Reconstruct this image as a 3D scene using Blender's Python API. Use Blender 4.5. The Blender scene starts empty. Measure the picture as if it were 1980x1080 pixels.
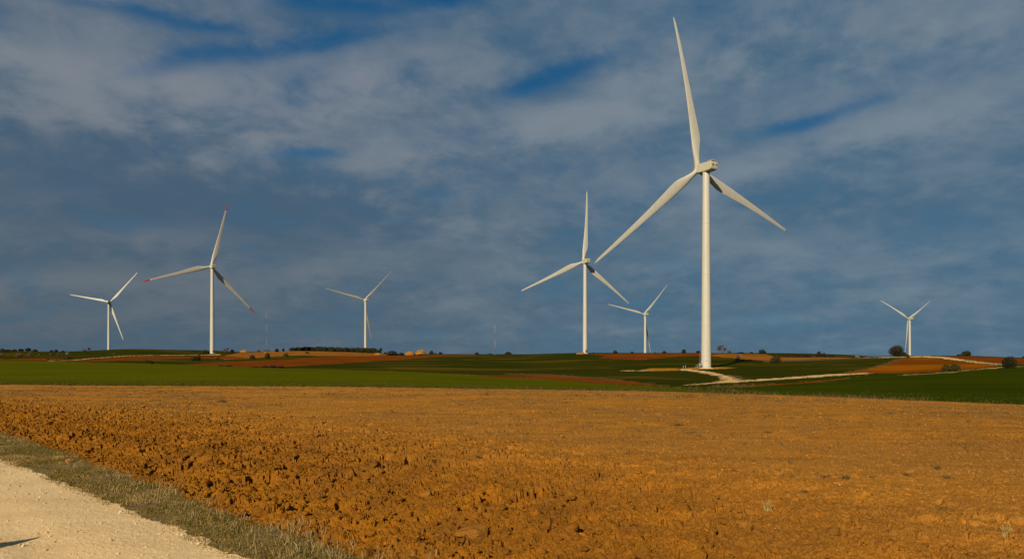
import bpy, bmesh, math, random
import numpy as np
from mathutils import Vector, Matrix, Euler
C=bpy.context.scene.collection; SC=bpy.context.scene
R_=math.radians
# ---------------------------------------------------------------- camera
FOC=1400.0/1980.0; EYE=1.75
cam=bpy.data.cameras.new('camera'); camo=bpy.data.objects.new('camera',cam); C.objects.link(camo)
camo.location=(0,0,EYE); camo.rotation_euler=(R_(90),0,0)
cam.sensor_width=36; cam.lens=36*FOC; cam.shift_y=150.0/1980; cam.clip_start=.1; cam.clip_end=30000
SC.camera=camo
EXPOSURE=0.6
SC.view_settings.view_transform='Standard'; SC.view_settings.look='None'
SC.view_settings.exposure=EXPOSURE; SC.view_settings.gamma=1; SC.view_settings.use_curve_mapping=False
# ---------------------------------------------------------------- sun: low, behind the camera on the left
SUN_EL,SUN_AZ=R_(29),R_(23)
sd=Vector((math.sin(SUN_AZ)*math.cos(SUN_EL),math.cos(SUN_AZ)*math.cos(SUN_EL),-math.sin(SUN_EL)))   # way the light travels
sl=bpy.data.lights.new('sun','SUN'); sl.energy=4.4; sl.angle=R_(.53); sl.color=(1,.85,.62)
so=bpy.data.objects.new('sun',sl); C.objects.link(so); so.rotation_euler=sd.to_track_quat('-Z','Y').to_euler()
# ---------------------------------------------------------------- node helpers
def s2l(r,g,b):
    f=lambda c:(c/255/12.92 if c/255<=.04045 else ((c/255+.055)/1.055)**2.4)
    return (f(r),f(g),f(b),1)
class NT:
    def __init__(s,t): s.t=t; s.n=t.nodes; s.l=t.links
    def put(s,v,sock):
        if hasattr(v,'is_output') or isinstance(v,bpy.types.NodeSocket): s.l.new(v,sock)
        else: sock.default_value=v
    def m(s,op,a,b=0.0,c=None,clamp=False):
        n=s.n.new('ShaderNodeMath'); n.operation=op; n.use_clamp=clamp; s.put(a,n.inputs[0]); s.put(b,n.inputs[1])
        if c is not None: s.put(c,n.inputs[2])
        return n.outputs[0]
    def mix(s,f,a,b,mode='MIX'):
        n=s.n.new('ShaderNodeMix'); n.data_type='RGBA'; n.blend_type=mode; n.clamp_factor=True
        s.put(f,n.inputs[0]); s.put(a,n.inputs[6]); s.put(b,n.inputs[7]); return n.outputs[2]
    def sm(s,v,lo,hi,a=0.,b=1.):
        n=s.n.new('ShaderNodeMapRange'); n.interpolation_type='SMOOTHSTEP'; s.put(v,n.inputs[0])
        n.inputs[1].default_value=lo; n.inputs[2].default_value=hi; n.inputs[3].default_value=a; n.inputs[4].default_value=b
        return n.outputs[0]
    def noise(s,vec,scale,detail=4,rough=.55,dist=0.,lac=2.):
        n=s.n.new('ShaderNodeTexNoise'); s.put(vec,n.inputs['Vector']); n.inputs['Scale'].default_value=scale
        n.inputs['Detail'].default_value=detail; n.inputs['Roughness'].default_value=rough
        n.inputs['Distortion'].default_value=dist; n.inputs['Lacunarity'].default_value=lac
        return n.outputs['Fac']
    def comb(s,x,y,z=0.):
        n=s.n.new('ShaderNodeCombineXYZ'); s.put(x,n.inputs[0]); s.put(y,n.inputs[1]); s.put(z,n.inputs[2]); return n.outputs[0]
    def mapping(s,vec,loc=(0,0,0),rot=(0,0,0),scale=(1,1,1)):
        n=s.n.new('ShaderNodeMapping'); s.put(vec,n.inputs[0]); n.inputs[1].default_value=loc; n.inputs[2].default_value=rot; n.inputs[3].default_value=scale
        return n.outputs[0]
    def attr(s,name):
        n=s.n.new('ShaderNodeAttribute'); n.attribute_name=name; return n.outputs['Fac']
# ---------------------------------------------------------------- sky: Nishita blue behind a broken sheet of cloud
W=bpy.data.worlds.new("World"); SC.world=W; W.use_nodes=True
wt=W.node_tree; wt.nodes.clear(); k=NT(wt)
SKY_STRENGTH=0.1
def cc(r,g,b):                              # wanted picture value -> radiance for this strength and exposure
    c=s2l(r,g,b); f=1/(SKY_STRENGTH*2**EXPOSURE); return (c[0]*f,c[1]*f,c[2]*f,1)
sky=wt.nodes.new('ShaderNodeTexSky'); sky.sky_type='NISHITA'; sky.sun_disc=False
sky.sun_elevation=SUN_EL; sky.sun_rotation=math.atan2(-sd.x,-sd.y)
sky.air_density=1.0; sky.dust_density=.3; sky.ozone_density=2.5; sky.altitude=900
gen=wt.nodes.new('ShaderNodeTexCoord').outputs['Generated']
sep=wt.nodes.new('ShaderNodeSeparateXYZ'); wt.links.new(gen,sep.inputs[0]); dx,dy,dz=sep.outputs
zc=k.m('MAXIMUM',dz,0.0)
den=k.m('ADD',zc,.30)
cp=k.comb(k.m('DIVIDE',dx,den),k.m('DIVIDE',dy,den))                   # the cloud sheet seen in perspective
az=k.m('ARCTAN2',dx,dy); el=k.m('ARCSINE',dz)
cpr=k.mapping(cp,loc=(3.1,1.7,0),rot=(0,0,R_(18)),scale=(1,1.25,1))
nA=k.noise(cpr,1.1,3,.5,.35)                  # big banks
nB=k.noise(k.mapping(cp,loc=(7.3,2.2,4),rot=(0,0,R_(-16)),scale=(1,1.1,1)),3.2,6,.54,.25)     # streaks
nC=k.noise(k.mapping(cp,loc=(1.3,9.2,2),rot=(0,0,R_(30)),scale=(1,1.0,1)),11.,5,.6,.2)         # small puffs
ang=k.comb(az,k.m('MULTIPLY',el,1.9))
nD=k.noise(k.mapping(ang,loc=(2.,5.,1.),rot=(0,0,R_(16))),8.5,7,.58,.25)
def ae(px,py):
    u=(px-990)/1400; v=(690-py)/1400; a=math.atan(u); return a,math.atan(v*math.cos(a))
wob=k.m('ADD',k.m('MULTIPLY',k.m('SUBTRACT',nD,.5),2.2),k.m('MULTIPLY',k.m('SUBTRACT',nC,.5),1.2)); wob2=k.m('MULTIPLY',k.m('SUBTRACT',nB,.5),2.4)
def blob(px,py,rx,ry,tilt,w):
    a0,e0=ae(px,py); rx/=1400; ry/=1400; t=R_(tilt); c_,s_=math.cos(t),math.sin(t)
    da=k.m('SUBTRACT',az,a0); de=k.m('SUBTRACT',el,e0)
    p=k.m('ADD',k.m('MULTIPLY',da,c_/rx),k.m('MULTIPLY',de,s_/rx)); q=k.m('ADD',k.m('MULTIPLY',da,-s_/ry),k.m('MULTIPLY',de,c_/ry))
    p=k.m('ADD',p,wob2); q=k.m('ADD',q,wob)
    g=k.m('EXPONENT',k.m('MULTIPLY',k.m('ADD',k.m('MULTIPLY',p,p),k.m('MULTIPLY',q,q)),-1.0))
    return k.m('MULTIPLY',g,w)
def total(l):
    o=None
    for b in l: v=blob(*b[:4],b[4],b[5]); o=v if o is None else k.m('ADD',o,v)
    return o
HOLES=[(230,16,240,16,-1,.85),(700,12,190,22,4,1.0),(420,55,100,14,8,.4),(570,92,200,20,12,.8),(330,125,120,18,14,.5),(860,-10,120,18,0,.8),(620,296,60,15,3,.7),(520,300,120,14,4,.4),
 (1130,128,130,24,17,.62),(1010,175,80,22,10,.6),(1600,222,115,18,10,1.05),(1720,135,170,45,8,.38),(1500,250,60,14,4,.6),(1960,150,60,60,0,.25),
 (840,375,110,16,0,.35),(1290,300,90,16,0,.22),(1190,455,50,12,0,.35),(300,440,120,14,0,.2),(20,455,80,20,0,.25),(760,420,60,10,0,.4),(900,470,50,9,4,.4),(560,430,60,10,6,.25),(1840,40,80,20,-10,.25),(450,620,90,10,0,.15),(1350,560,60,8,0,.2)]
LIGHT=[(60,110,260,50,3,.45),(520,190,330,60,10,.42),(690,130,230,40,12,.22),(1010,250,230,40,12,.3),(1420,60,260,70,10,.32),(1700,255,360,34,10,.4),(1130,230,160,24,8,.45),(640,340,150,40,0,.25),
 (80,545,120,22,10,.55),(310,460,120,22,6,.3),(480,490,90,20,0,.15),(1240,375,120,40,10,.25),(1290,520,80,18,6,.4),(880,430,110,25,0,.3),(600,520,90,20,6,.3),(900,580,90,14,4,.25),(1120,560,70,14,6,.25),(1520,615,70,9,2,.3),(300,590,100,12,0,.25),(930,540,170,20,5,.25),(1330,630,220,12,2,.28),(820,650,200,10,0,.25),(1800,560,160,22,3,.25),(1660,520,160,20,5,.22),(200,545,70,16,6,.3),(120,610,160,24,4,.3),(420,560,160,26,5,.22),(90,380,90,20,10,.25),(380,300,90,24,8,.2),(780,300,120,26,8,.25),(1550,470,200,25,4,.2),(1900,480,200,30,0,.2),(960,100,150,40,0,.05),(560,250,150,40,-10,.2),(1880,60,160,60,0,.12)]
DARK=[(250,320,330,70,-6,.36),(300,400,300,50,0,.22),(1560,140,200,50,0,.25),(700,420,260,40,0,.2),(1640,420,200,40,0,.15)]
holes=total([(a,b,c*.88,d*.9,e,f*.9) for a,b,c,d,e,f in HOLES]); light=total(LIGHT); dark=total(DARK)
cover=k.m('ADD',k.m('SUBTRACT',1.04,holes),k.m('ADD',k.m('MULTIPLY',k.m('SUBTRACT',nB,.5),1.3),k.m('MULTIPLY',k.m('SUBTRACT',nD,.5),1.5)))
cover=k.m('ADD',cover,k.m('MULTIPLY',k.m('SUBTRACT',nA,.5),.5))
cov=k.sm(cover,-.18,1.12)
br=k.m('ADD',k.m('ADD',.33,k.m('SUBTRACT',light,dark)),k.m('ADD',k.m('MULTIPLY',k.m('SUBTRACT',nB,.5),1.3),k.m('MULTIPLY',k.m('SUBTRACT',nD,.5),1.5)))
br=k.m('ADD',br,k.m('ADD',k.m('MULTIPLY',k.m('SUBTRACT',nC,.5),.75),k.m('MULTIPLY',k.m('SUBTRACT',nA,.5),.4)))
br=k.sm(br,-.15,1.15)
up=k.sm(el,.0,.38); right=k.sm(az,-.6,.5)
lowd=k.mix(right,cc(70,91,108),cc(70,102,126)); lowl=k.mix(right,cc(96,107,116),cc(108,129,144))
higd=k.mix(right,cc(72,97,120),cc(72,104,129)); higl=k.mix(right,cc(124,132,142),cc(120,134,147))
cdark=k.mix(up,lowd,higd); clight=k.mix(up,lowl,higl)
ccol=k.mix(br,cdark,clight)
blue=k.mix(.93,sky.outputs[0],k.mix(up,cc(42,104,138),cc(0,77,120)))
fin=k.mix(cov,blue,ccol)
bg=wt.nodes.new('ShaderNodeBackground'); bg.inputs[1].default_value=SKY_STRENGTH; wt.links.new(fin,bg.inputs[0])
wo=wt.nodes.new('ShaderNodeOutputWorld'); wt.links.new(bg.outputs[0],wo.inputs[0])
# ---------------------------------------------------------------- the place, in metres (x right, y ahead, z up)
COLS=[(-1.0643,[(0,0),(6.5,-0.06),(14,-0.22),(25,-0.55),(135,-3.26),(230,-2.03),(340,-0.19),(420,0.85),(600,4.32),(800,8.61),(1100,6.46),(1900,1.75),(9000,-1.25)]),(-0.7071,[(0,0),(6.5,-0.06),(14,-0.22),(25,-0.55),(130,-3.17),(230,-1.86),(340,0.05),(420,1),(600,4.32),(800,8.32),(1100,6.46),(1900,1.75),(9000,-1.25)]),(-0.6214,[(0,0),(6.5,-0.06),(14,-0.22),(25,-0.55),(129,-3.23),(230,-2.11),(335,-0.64),(420,0.55),(580,3.61),(780,7.6),(1150,6.68),(1900,1.75),(9000,-1.25)]),(-0.5286,[(0,0),(6.5,-0.06),(14,-0.22),(25,-0.55),(128,-3.28),(230,-2.36),(330,-1.43),(420,-0.05),(520,2.86),(680,7.58),(800,10.61),(1195,9.43),(1900,1.75),(9000,-1.25)]),(-0.4143,[(0,0),(6.5,-0.06),(14,-0.22),(25,-0.55),(125,-3.21),(230,-2.52),(330,-2.26),(450,-0.82),(560,0.95),(706,4.78),(860,9.74),(1195,7.72),(1900,1.75),(9000,-1.25)]),(-0.3714,[(0,0),(6.5,-0.06),(14,-0.22),(25,-0.55),(124,-3.21),(230,-2.69),(320,-2.71),(430,-1.32),(560,0.95),(700,4.5),(850,7.82),(1195,7.72),(1900,1.75),(9000,-1.25)]),(-0.3071,[(0,0),(6.5,-0.06),(14,-0.22),(25,-0.55),(121,-3.13),(225,-3.07),(310,-3.12),(430,-1.63),(580,0.92),(720,5.09),(860,9.12),(1195,8.58),(1900,1.75),(9000,-1.25)]),(-0.2429,[(0,0),(6.5,-0.06),(14,-0.22),(25,-0.55),(118,-3.05),(220,-3.28),(300,-3.5),(450,-2.11),(600,0.46),(750,4.96),(880,8.35),(1150,8.32),(1900,1.75),(9000,-1.25)]),(-0.1786,[(0,0),(6.5,-0.06),(14,-0.22),(25,-0.55),(114,-2.97),(210,-3.35),(290,-3.84),(450,-2.43),(600,0.46),(750,3.89),(860,6.05),(1150,5.86),(1900,1.75),(9000,-1.25)]),(-0.1143,[(0,0),(6.5,-0.06),(14,-0.22),(25,-0.55),(111,-2.97),(200,-3.54),(280,-4.25),(340,-4.08),(450,-2.43),(600,0.46),(750,3.62),(850,5.39),(1300,4.54),(1900,1.75),(9000,-1.25)]),(0.0071,[(0,0),(6.5,-0.06),(14,-0.22),(25,-0.55),(105,-2.9),(180,-4.29),(250,-5.04),(300,-5.11),(450,-3.07),(600,-0.39),(750,3.36),(850,5.09),(1300,4.54),(1900,1.75),(9000,-1.25)]),(0.1007,[(0,0),(6.5,-0.06),(14,-0.22),(25,-0.55),(100,-2.82),(160,-4.31),(220,-5.16),(300,-5.32),(400,-3.39),(500,-0.75),(600,2.39),(671,5.34),(800,6.61),(1155,7.53),(1900,1.75),(9000,-1.25)]),(0.1857,[(0,0),(6.5,-0.06),(14,-0.22),(25,-0.55),(95,-2.73),(145,-4.15),(210,-5.15),(270,-4.81),(320,-3.74),(420,-2.15),(520,0.26),(640,4.04),(760,6.09),(1155,7.94),(1900,1.75),(9000,-1.25)]),(0.2679,[(0,0),(6.5,-0.06),(14,-0.22),(25,-0.55),(90,-2.69),(130,-3.73),(180,-4.87),(220,-5.32),(270,-4.42),(321,-2.84),(400,-1.96),(500,0.32),(620,4.41),(750,6.3),(1155,7.53),(1900,1.75),(9000,-1.25)]),(0.3643,[(0,0),(6.5,-0.06),(14,-0.22),(25,-0.55),(85,-2.68),(130,-3.91),(180,-4.81),(230,-5.15),(300,-3.82),(400,-1.96),(500,0.14),(620,3.52),(800,6.32),(1200,4.32),(1900,0.39),(9000,-1.25)]),(0.45,[(0,0),(6.5,-0.06),(14,-0.22),(25,-0.55),(82,-2.76),(120,-3.65),(165,-4.38),(215,-4.55),(280,-4.05),(360,-1.59),(450,0.62),(600,3.04),(760,4.74),(1200,3.46),(1900,0.39),(9000,-1.25)]),(0.5357,[(0,0),(6.5,-0.06),(14,-0.22),(25,-0.55),(78,-2.82),(110,-3.51),(150,-3.82),(200,-3.82),(260,-3.82),(330,-2.02),(400,1.04),(450,2.55),(600,2.18),(800,0.61),(1318,-5.78),(1900,-2.32),(9000,-1.25)]),(0.6214,[(0,0),(6.5,-0.06),(14,-0.22),(25,-0.55),(74,-2.85),(100,-3.39),(140,-3.35),(180,-3.14),(230,-2.36),(280,-1.65),(330,-0.61),(400,1.75),(450,2.78),(600,2.18),(900,0.46),(1900,-2.32),(9000,-1.25)]),(0.7071,[(0,0),(6.5,-0.06),(14,-0.22),(25,-0.55),(70,-2.85),(100,-3.39),(140,-3.35),(180,-2.75),(220,-1.86),(260,-1.04),(330,0.1),(420,1.6),(600,0.89),(900,-0.18),(1900,-2.32),(9000,-1.25)]),(1.0786,[(0,0),(6.5,-0.06),(14,-0.22),(25,-0.55),(62,-2.9),(100,-3.46),(140,-3.35),(180,-2.75),(220,-1.86),(260,-1.04),(330,0.1),(420,1.6),(600,0.89),(900,-0.18),(1900,-2.32),(9000,-1.25)])]
FIELDS=[
('green_field','crop_olive',[(-144.4,137.5),(-175.7,167.3),(-213.5,203.4),(-271.4,258.5),(-370,352),(-367,352),(-364,352),(-362,352),(-359,352),(-356,351),(-353,351),(-350,350),(-347,350),(-344,350),(-342,350),(-339,349),(-336,349),(-333,348),(-330,348),(-328,348),(-325,347),(-322,347),(-320,347),(-317,346),(-314,346),(-311,346),(-308,345),(-305,345),(-303,345),(-300,344),(-297,344),(-295,344),(-292,343),(-289,343),(-287,343),(-284,342),(-281,342),(-279,342),(-276,342),(-273,342),(-271,341),(-268,341),(-266,341),(-263,341),(-260,341),(-258,341),(-256,341),(-253,341),(-250,340),(-248,340),(-246,340),(-243,340),(-241,340),(-237,338),(-234,337),(-231,336),(-228,336),(-226,336),(-224,337),(-222,338),(-220,339),(-218,340),(-216,341),(-215,341),(-213,342),(-210,342),(-208,342),(-206,343),(-204,343),(-201,344),(-199,344),(-197,344),(-195,345),(-192,345),(-190,345),(-187,345),(-185,345),(-182,345),(-180,345),(-178,345),(-175,345),(-173,345),(-170,345),(-168,345),(-165,345),(-163,345),(-160,345),(-158,344),(-155,344),(-152,344),(-150,344),(-148,344),(-145,344),(-142,344),(-140,344),(-138,345),(-136,346),(-134,346),(-129,340),(-124,333),(-118,325),(-113,316),(-108,307),(-105,307),(-103,308),(-101,308),(-99,307),(-97,307),(-94,307),(-92,307),(-90,307),(-88,307),(-86,307),(-83,306),(-80,304),(-78,303),(-75,301),(-73,300),(-70.4,298.7),(-67.9,297.1),(-65.5,295.7),(-63.1,294.4),(-60.6,292.8),(-58.3,291.5),(-56.0,290.2),(-53.6,288.9),(-51.4,287.9),(-49.2,286.9),(-47.0,286.0),(-44.8,285.0),(-42.7,284.4),(-40.5,283.4),(-38.4,282.8),(-36.2,281.2),(-34.0,279.6),(-31.8,278.4),(-29.7,276.8),(-27.6,275.6),(-25.5,274.3),(-23.4,273.4),(-21.4,272.5),(-19.4,271.6),(-17.4,270.7),(-15.3,267.7),(-13.2,264.7),(-11.2,261.7),(-9.2,258.8),(-7.3,255.9),(-5.4,253.4),(-3.6,250.5),(-1.8,247.5),(0.0,243.3),(1.7,239.0),(3.3,234.5),(4.9,230.1),(6.4,225.7),(7.9,221.7),(9.3,218.0),(10.7,214.4),(12.0,210.3),(13.3,206.1),(14.4,202.0),(15.6,198.0),(16.7,194.9),(17.8,191.6),(18.8,188.4),(19.8,185.1),(20.8,182.0),(21.7,179.0),(22.6,175.8),(23.4,172.7),(24.2,169.6),(25.0,166.4),(25.8,164.0),(26.5,161.4),(27.2,158.7),(27.8,155.9),(28.4,153.1),(29.0,150.3),(29.5,147.4),(29.9,144.5),(30.3,141.4),(30.6,138.1),(30.7,134.2),(30.7,130.2),(30.8,126.7),(30.8,123.4),(31.0,120.5),(31.1,117.7),(31.3,115.2),(31.5,113.1),(31.8,111.4),(32.1,109.7),(32.0,106.6),(31.8,103.6),(31.6,100.6),(31.4,97.7),(31.1,94.8),(29.6,92.2),(28.2,89.7),(26.9,87.4),(25.5,85.1),(24.3,82.9),(23.0,80.7),(21.9,78.5),(20.7,76.4),(19.7,74.4),(18.6,72.4),(17.6,70.4),(16.6,68.6),(15.7,66.8),(14.9,65.1),(14.1,63.5),(13.6,63.4),(13.1,63.2),(12.6,63.2),(12.2,63.2),(11.7,63.2),(11.3,63.3),(10.9,63.4),(10.4,63.6),(10.0,63.7),(9.6,63.8),(9.1,63.9),(8.7,64.1),(8.3,64.2),(7.8,64.4),(7.4,64.5),(6.9,64.7),(6.5,65.0),(6.0,65.1),(5.6,65.3),(5.1,65.5),(4.7,65.8),(4.2,66.0),(3.8,66.2),(3.3,66.4),(2.9,66.7),(2.4,66.9),(1.9,67.1),(1.4,67.3),(1.0,67.6),(0.5,67.9),(0.0,68.2),(-0.5,68.5),(-1.0,68.9),(-1.5,69.2),(-2.0,69.7),(-2.5,70.2),(-3.0,70.7),(-3.6,71.2),(-4.1,71.8),(-4.6,72.3),(-5.2,72.7),(-5.7,73.1),(-6.3,73.4),(-6.8,73.7),(-7.4,74.0),(-7.9,74.1),(-8.5,74.3),(-9.0,74.4),(-9.6,74.5),(-10.1,74.6),(-10.7,74.6),(-11.2,74.6),(-11.7,74.7),(-12.3,74.8),(-12.8,74.9),(-13.4,75.0),(-14.0,75.2),(-14.5,75.2),(-15.1,75.5),(-15.7,75.7),(-16.3,75.9),(-16.9,76.2),(-17.5,76.4),(-18.1,76.7),(-18.7,77.0),(-19.3,77.4),(-20.0,77.7),(-20.7,78.2),(-21.4,78.8),(-22.1,79.3),(-22.8,79.8),(-23.5,80.2),(-24.2,80.6),(-24.8,80.8),(-25.5,81.0),(-26.1,81.2),(-26.7,81.3),(-27.4,81.5),(-28.0,81.7),(-28.6,81.7),(-29.3,81.9),(-29.9,82.0),(-30.5,82.1),(-31.1,82.2),(-31.7,82.2),(-32.3,82.2),(-32.8,82.1),(-33.4,82.1),(-34.1,82.2),(-34.7,82.3),(-35.3,82.4),(-36.0,82.6),(-36.6,82.7),(-37.2,82.8),(-37.9,82.9),(-38.6,83.0),(-39.2,83.1),(-39.9,83.3),(-40.5,83.4),(-41.2,83.5),(-41.8,83.7),(-42.5,83.8),(-43.1,83.9),(-43.8,84.1),(-44.5,84.2),(-45.1,84.3),(-45.8,84.4),(-46.4,84.4),(-47.0,84.4),(-47.5,84.3),(-48.1,84.2),(-48.7,84.2),(-49.2,84.1),(-49.7,83.9),(-50.3,83.8),(-50.8,83.7),(-51.4,83.6),(-51.9,83.5),(-52.5,83.5),(-53.0,83.3),(-53.5,83.2),(-54.0,83.1),(-54.5,82.9),(-55.0,82.9),(-55.5,82.7),(-56.0,82.6),(-56.6,82.6),(-57.1,82.5),(-57.7,82.5),(-58.4,82.6),(-59.8,83.7),(-61.1,84.7),(-62.6,85.9),(-64.0,86.9),(-65.5,88.1),(-66.9,89.2),(-68.5,90.4),(-70.0,91.5),(-71.6,92.8),(-73.1,93.9),(-74.7,95.1),(-76.3,96.3),(-78.0,97.5),(-79.7,98.7),(-81.4,99.9),(-83.0,101.0),(-84.8,102.3),(-86.4,103.4),(-88.2,104.6),(-89.9,105.8),(-91.7,107.0),(-93.4,108.1),(-95.2,109.3),(-97.0,110.4),(-98.9,111.6),(-100.7,112.8),(-102.5,113.9),(-104.4,115.1),(-106.3,116.2),(-108.2,117.4),(-110.0,118.5),(-112.0,119.7),(-113.9,120.8),(-115.9,122.0),(-117.8,123.1),(-119.7,124.2),(-121.7,125.3),(-123.7,126.4),(-125.7,127.6),(-127.8,128.7),(-129.7,129.7),(-131.8,130.9),(-133.8,131.9),(-136.0,133.1),(-138.0,134.2),(-140.1,135.2),(-142.1,136.3)]),
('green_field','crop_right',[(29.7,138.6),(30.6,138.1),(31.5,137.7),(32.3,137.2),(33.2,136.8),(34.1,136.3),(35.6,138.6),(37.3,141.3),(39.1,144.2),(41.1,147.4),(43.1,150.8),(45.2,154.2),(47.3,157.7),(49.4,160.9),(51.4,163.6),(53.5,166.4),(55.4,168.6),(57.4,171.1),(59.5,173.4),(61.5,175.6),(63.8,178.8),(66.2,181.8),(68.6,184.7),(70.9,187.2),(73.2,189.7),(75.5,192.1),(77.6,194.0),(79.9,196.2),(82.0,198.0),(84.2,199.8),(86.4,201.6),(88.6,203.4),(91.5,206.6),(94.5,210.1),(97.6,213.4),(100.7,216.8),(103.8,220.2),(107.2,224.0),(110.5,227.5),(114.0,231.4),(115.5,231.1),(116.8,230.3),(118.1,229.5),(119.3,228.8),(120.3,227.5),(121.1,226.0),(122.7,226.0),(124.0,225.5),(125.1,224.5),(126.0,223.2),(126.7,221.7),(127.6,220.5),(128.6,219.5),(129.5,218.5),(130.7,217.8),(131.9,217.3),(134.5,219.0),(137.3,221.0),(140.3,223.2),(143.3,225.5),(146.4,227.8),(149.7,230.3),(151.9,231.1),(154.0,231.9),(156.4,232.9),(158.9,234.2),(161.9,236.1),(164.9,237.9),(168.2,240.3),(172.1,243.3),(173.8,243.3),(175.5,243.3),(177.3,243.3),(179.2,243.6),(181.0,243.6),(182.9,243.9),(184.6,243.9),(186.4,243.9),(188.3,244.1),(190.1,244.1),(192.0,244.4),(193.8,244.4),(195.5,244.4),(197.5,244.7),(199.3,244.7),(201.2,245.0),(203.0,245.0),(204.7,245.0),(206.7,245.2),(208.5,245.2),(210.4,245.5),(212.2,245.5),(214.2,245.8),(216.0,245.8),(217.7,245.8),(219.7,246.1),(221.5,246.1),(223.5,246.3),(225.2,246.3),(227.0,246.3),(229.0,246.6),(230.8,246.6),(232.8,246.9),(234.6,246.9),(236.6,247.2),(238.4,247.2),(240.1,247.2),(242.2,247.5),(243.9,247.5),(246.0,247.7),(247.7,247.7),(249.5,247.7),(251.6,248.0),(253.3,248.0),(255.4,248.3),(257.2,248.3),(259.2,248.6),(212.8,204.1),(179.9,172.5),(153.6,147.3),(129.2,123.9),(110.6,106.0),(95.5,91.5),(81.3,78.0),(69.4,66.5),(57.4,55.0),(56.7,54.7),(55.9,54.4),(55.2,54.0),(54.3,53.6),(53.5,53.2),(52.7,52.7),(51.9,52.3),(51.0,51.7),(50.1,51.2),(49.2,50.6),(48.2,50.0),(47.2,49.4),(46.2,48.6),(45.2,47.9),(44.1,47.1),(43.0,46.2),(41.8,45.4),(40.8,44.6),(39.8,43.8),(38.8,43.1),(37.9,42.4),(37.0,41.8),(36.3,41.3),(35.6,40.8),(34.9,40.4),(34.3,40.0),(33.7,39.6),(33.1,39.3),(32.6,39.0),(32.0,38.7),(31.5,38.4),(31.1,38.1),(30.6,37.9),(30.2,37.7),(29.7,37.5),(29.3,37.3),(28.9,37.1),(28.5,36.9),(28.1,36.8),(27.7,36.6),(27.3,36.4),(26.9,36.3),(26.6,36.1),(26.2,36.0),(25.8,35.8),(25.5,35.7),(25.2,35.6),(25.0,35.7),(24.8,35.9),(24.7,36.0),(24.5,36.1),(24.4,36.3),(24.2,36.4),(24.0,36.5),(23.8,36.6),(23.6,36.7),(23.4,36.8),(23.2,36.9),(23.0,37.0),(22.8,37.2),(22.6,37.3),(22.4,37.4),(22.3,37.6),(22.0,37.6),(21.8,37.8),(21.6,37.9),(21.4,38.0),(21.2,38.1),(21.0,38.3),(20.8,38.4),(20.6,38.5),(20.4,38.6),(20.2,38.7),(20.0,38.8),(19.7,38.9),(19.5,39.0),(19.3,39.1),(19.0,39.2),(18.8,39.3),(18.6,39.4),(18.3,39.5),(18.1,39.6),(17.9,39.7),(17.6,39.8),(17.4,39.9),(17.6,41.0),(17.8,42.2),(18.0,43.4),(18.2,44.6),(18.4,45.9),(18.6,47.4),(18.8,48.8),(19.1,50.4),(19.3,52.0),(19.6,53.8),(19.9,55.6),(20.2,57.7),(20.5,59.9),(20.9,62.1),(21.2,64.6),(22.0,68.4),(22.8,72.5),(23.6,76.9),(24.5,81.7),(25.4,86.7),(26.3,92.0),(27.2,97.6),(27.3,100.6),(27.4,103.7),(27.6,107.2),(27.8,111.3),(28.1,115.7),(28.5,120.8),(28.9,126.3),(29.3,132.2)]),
('earth_strip','red',[(34.7,127.7),(36.5,131.2),(38.6,135.1),(40.9,139.5),(43.2,144.2),(45.7,148.7),(48.1,153.1),(50.6,157.5),(53.0,161.4),(55.4,165.1),(57.8,168.5),(60.1,171.7),(62.4,174.8),(64.8,177.8),(67.0,180.4),(69.3,183.0),(71.5,185.3),(73.6,187.4),(75.8,189.5),(77.9,191.4),(80.0,193.2),(82.1,194.9),(84.3,196.6),(86.4,198.2),(89.9,202.9),(93.4,207.5),(97.0,212.2),(100.7,216.8),(97.0,208.9),(93.2,203.8),(89.4,198.6),(85.7,193.6),(82.2,188.7),(80.0,186.8),(77.9,184.9),(75.8,183.0),(73.7,181.0),(71.6,179.0),(69.4,176.6),(67.2,174.2),(64.9,171.5),(62.6,168.5),(60.1,164.9),(57.7,161.6),(55.4,158.2),(53.0,154.5),(50.6,150.6),(48.2,146.6),(45.8,142.4),(43.4,138.0),(41.1,133.7),(39.7,132.2),(38.3,130.9),(37.0,129.6),(35.8,128.6)]),
('red_field','red2',[(122.2,267.4),(129.4,278.7),(136.3,289.2),(142.6,298.1),(149,306),(154,314),(161,321),(167,330),(179,347),(191,364),(203,381),(218,402),(220,401),(222,399),(224,398),(226,396),(228,394),(224,383),(222,374),(219,365),(216,356),(213,347),(210,337),(206,328),(202,317),(197,305),(191.1,293.1),(185.5,281.2),(180.2,270.1),(175.7,260.3),(167.4,251.1),(159.8,242.8),(152.9,235.3),(150.1,233.4),(147.2,231.6),(144.5,229.8),(141.9,228.3),(139.3,226.7),(137.0,225.7),(135.0,225.0),(134.1,226.2),(133.5,228.0),(133.1,230.1),(132.7,232.1),(132.3,234.5),(132.0,236.9),(131.2,238.5),(130.0,239.5),(128.5,239.8),(128.9,243.9),(128.9,247.2),(128.7,250.2),(128.2,252.8),(127.5,255.1),(126.8,257.4),(125.8,259.1),(124.8,260.8),(123.8,262.6),(123.0,265.0)]),
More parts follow.
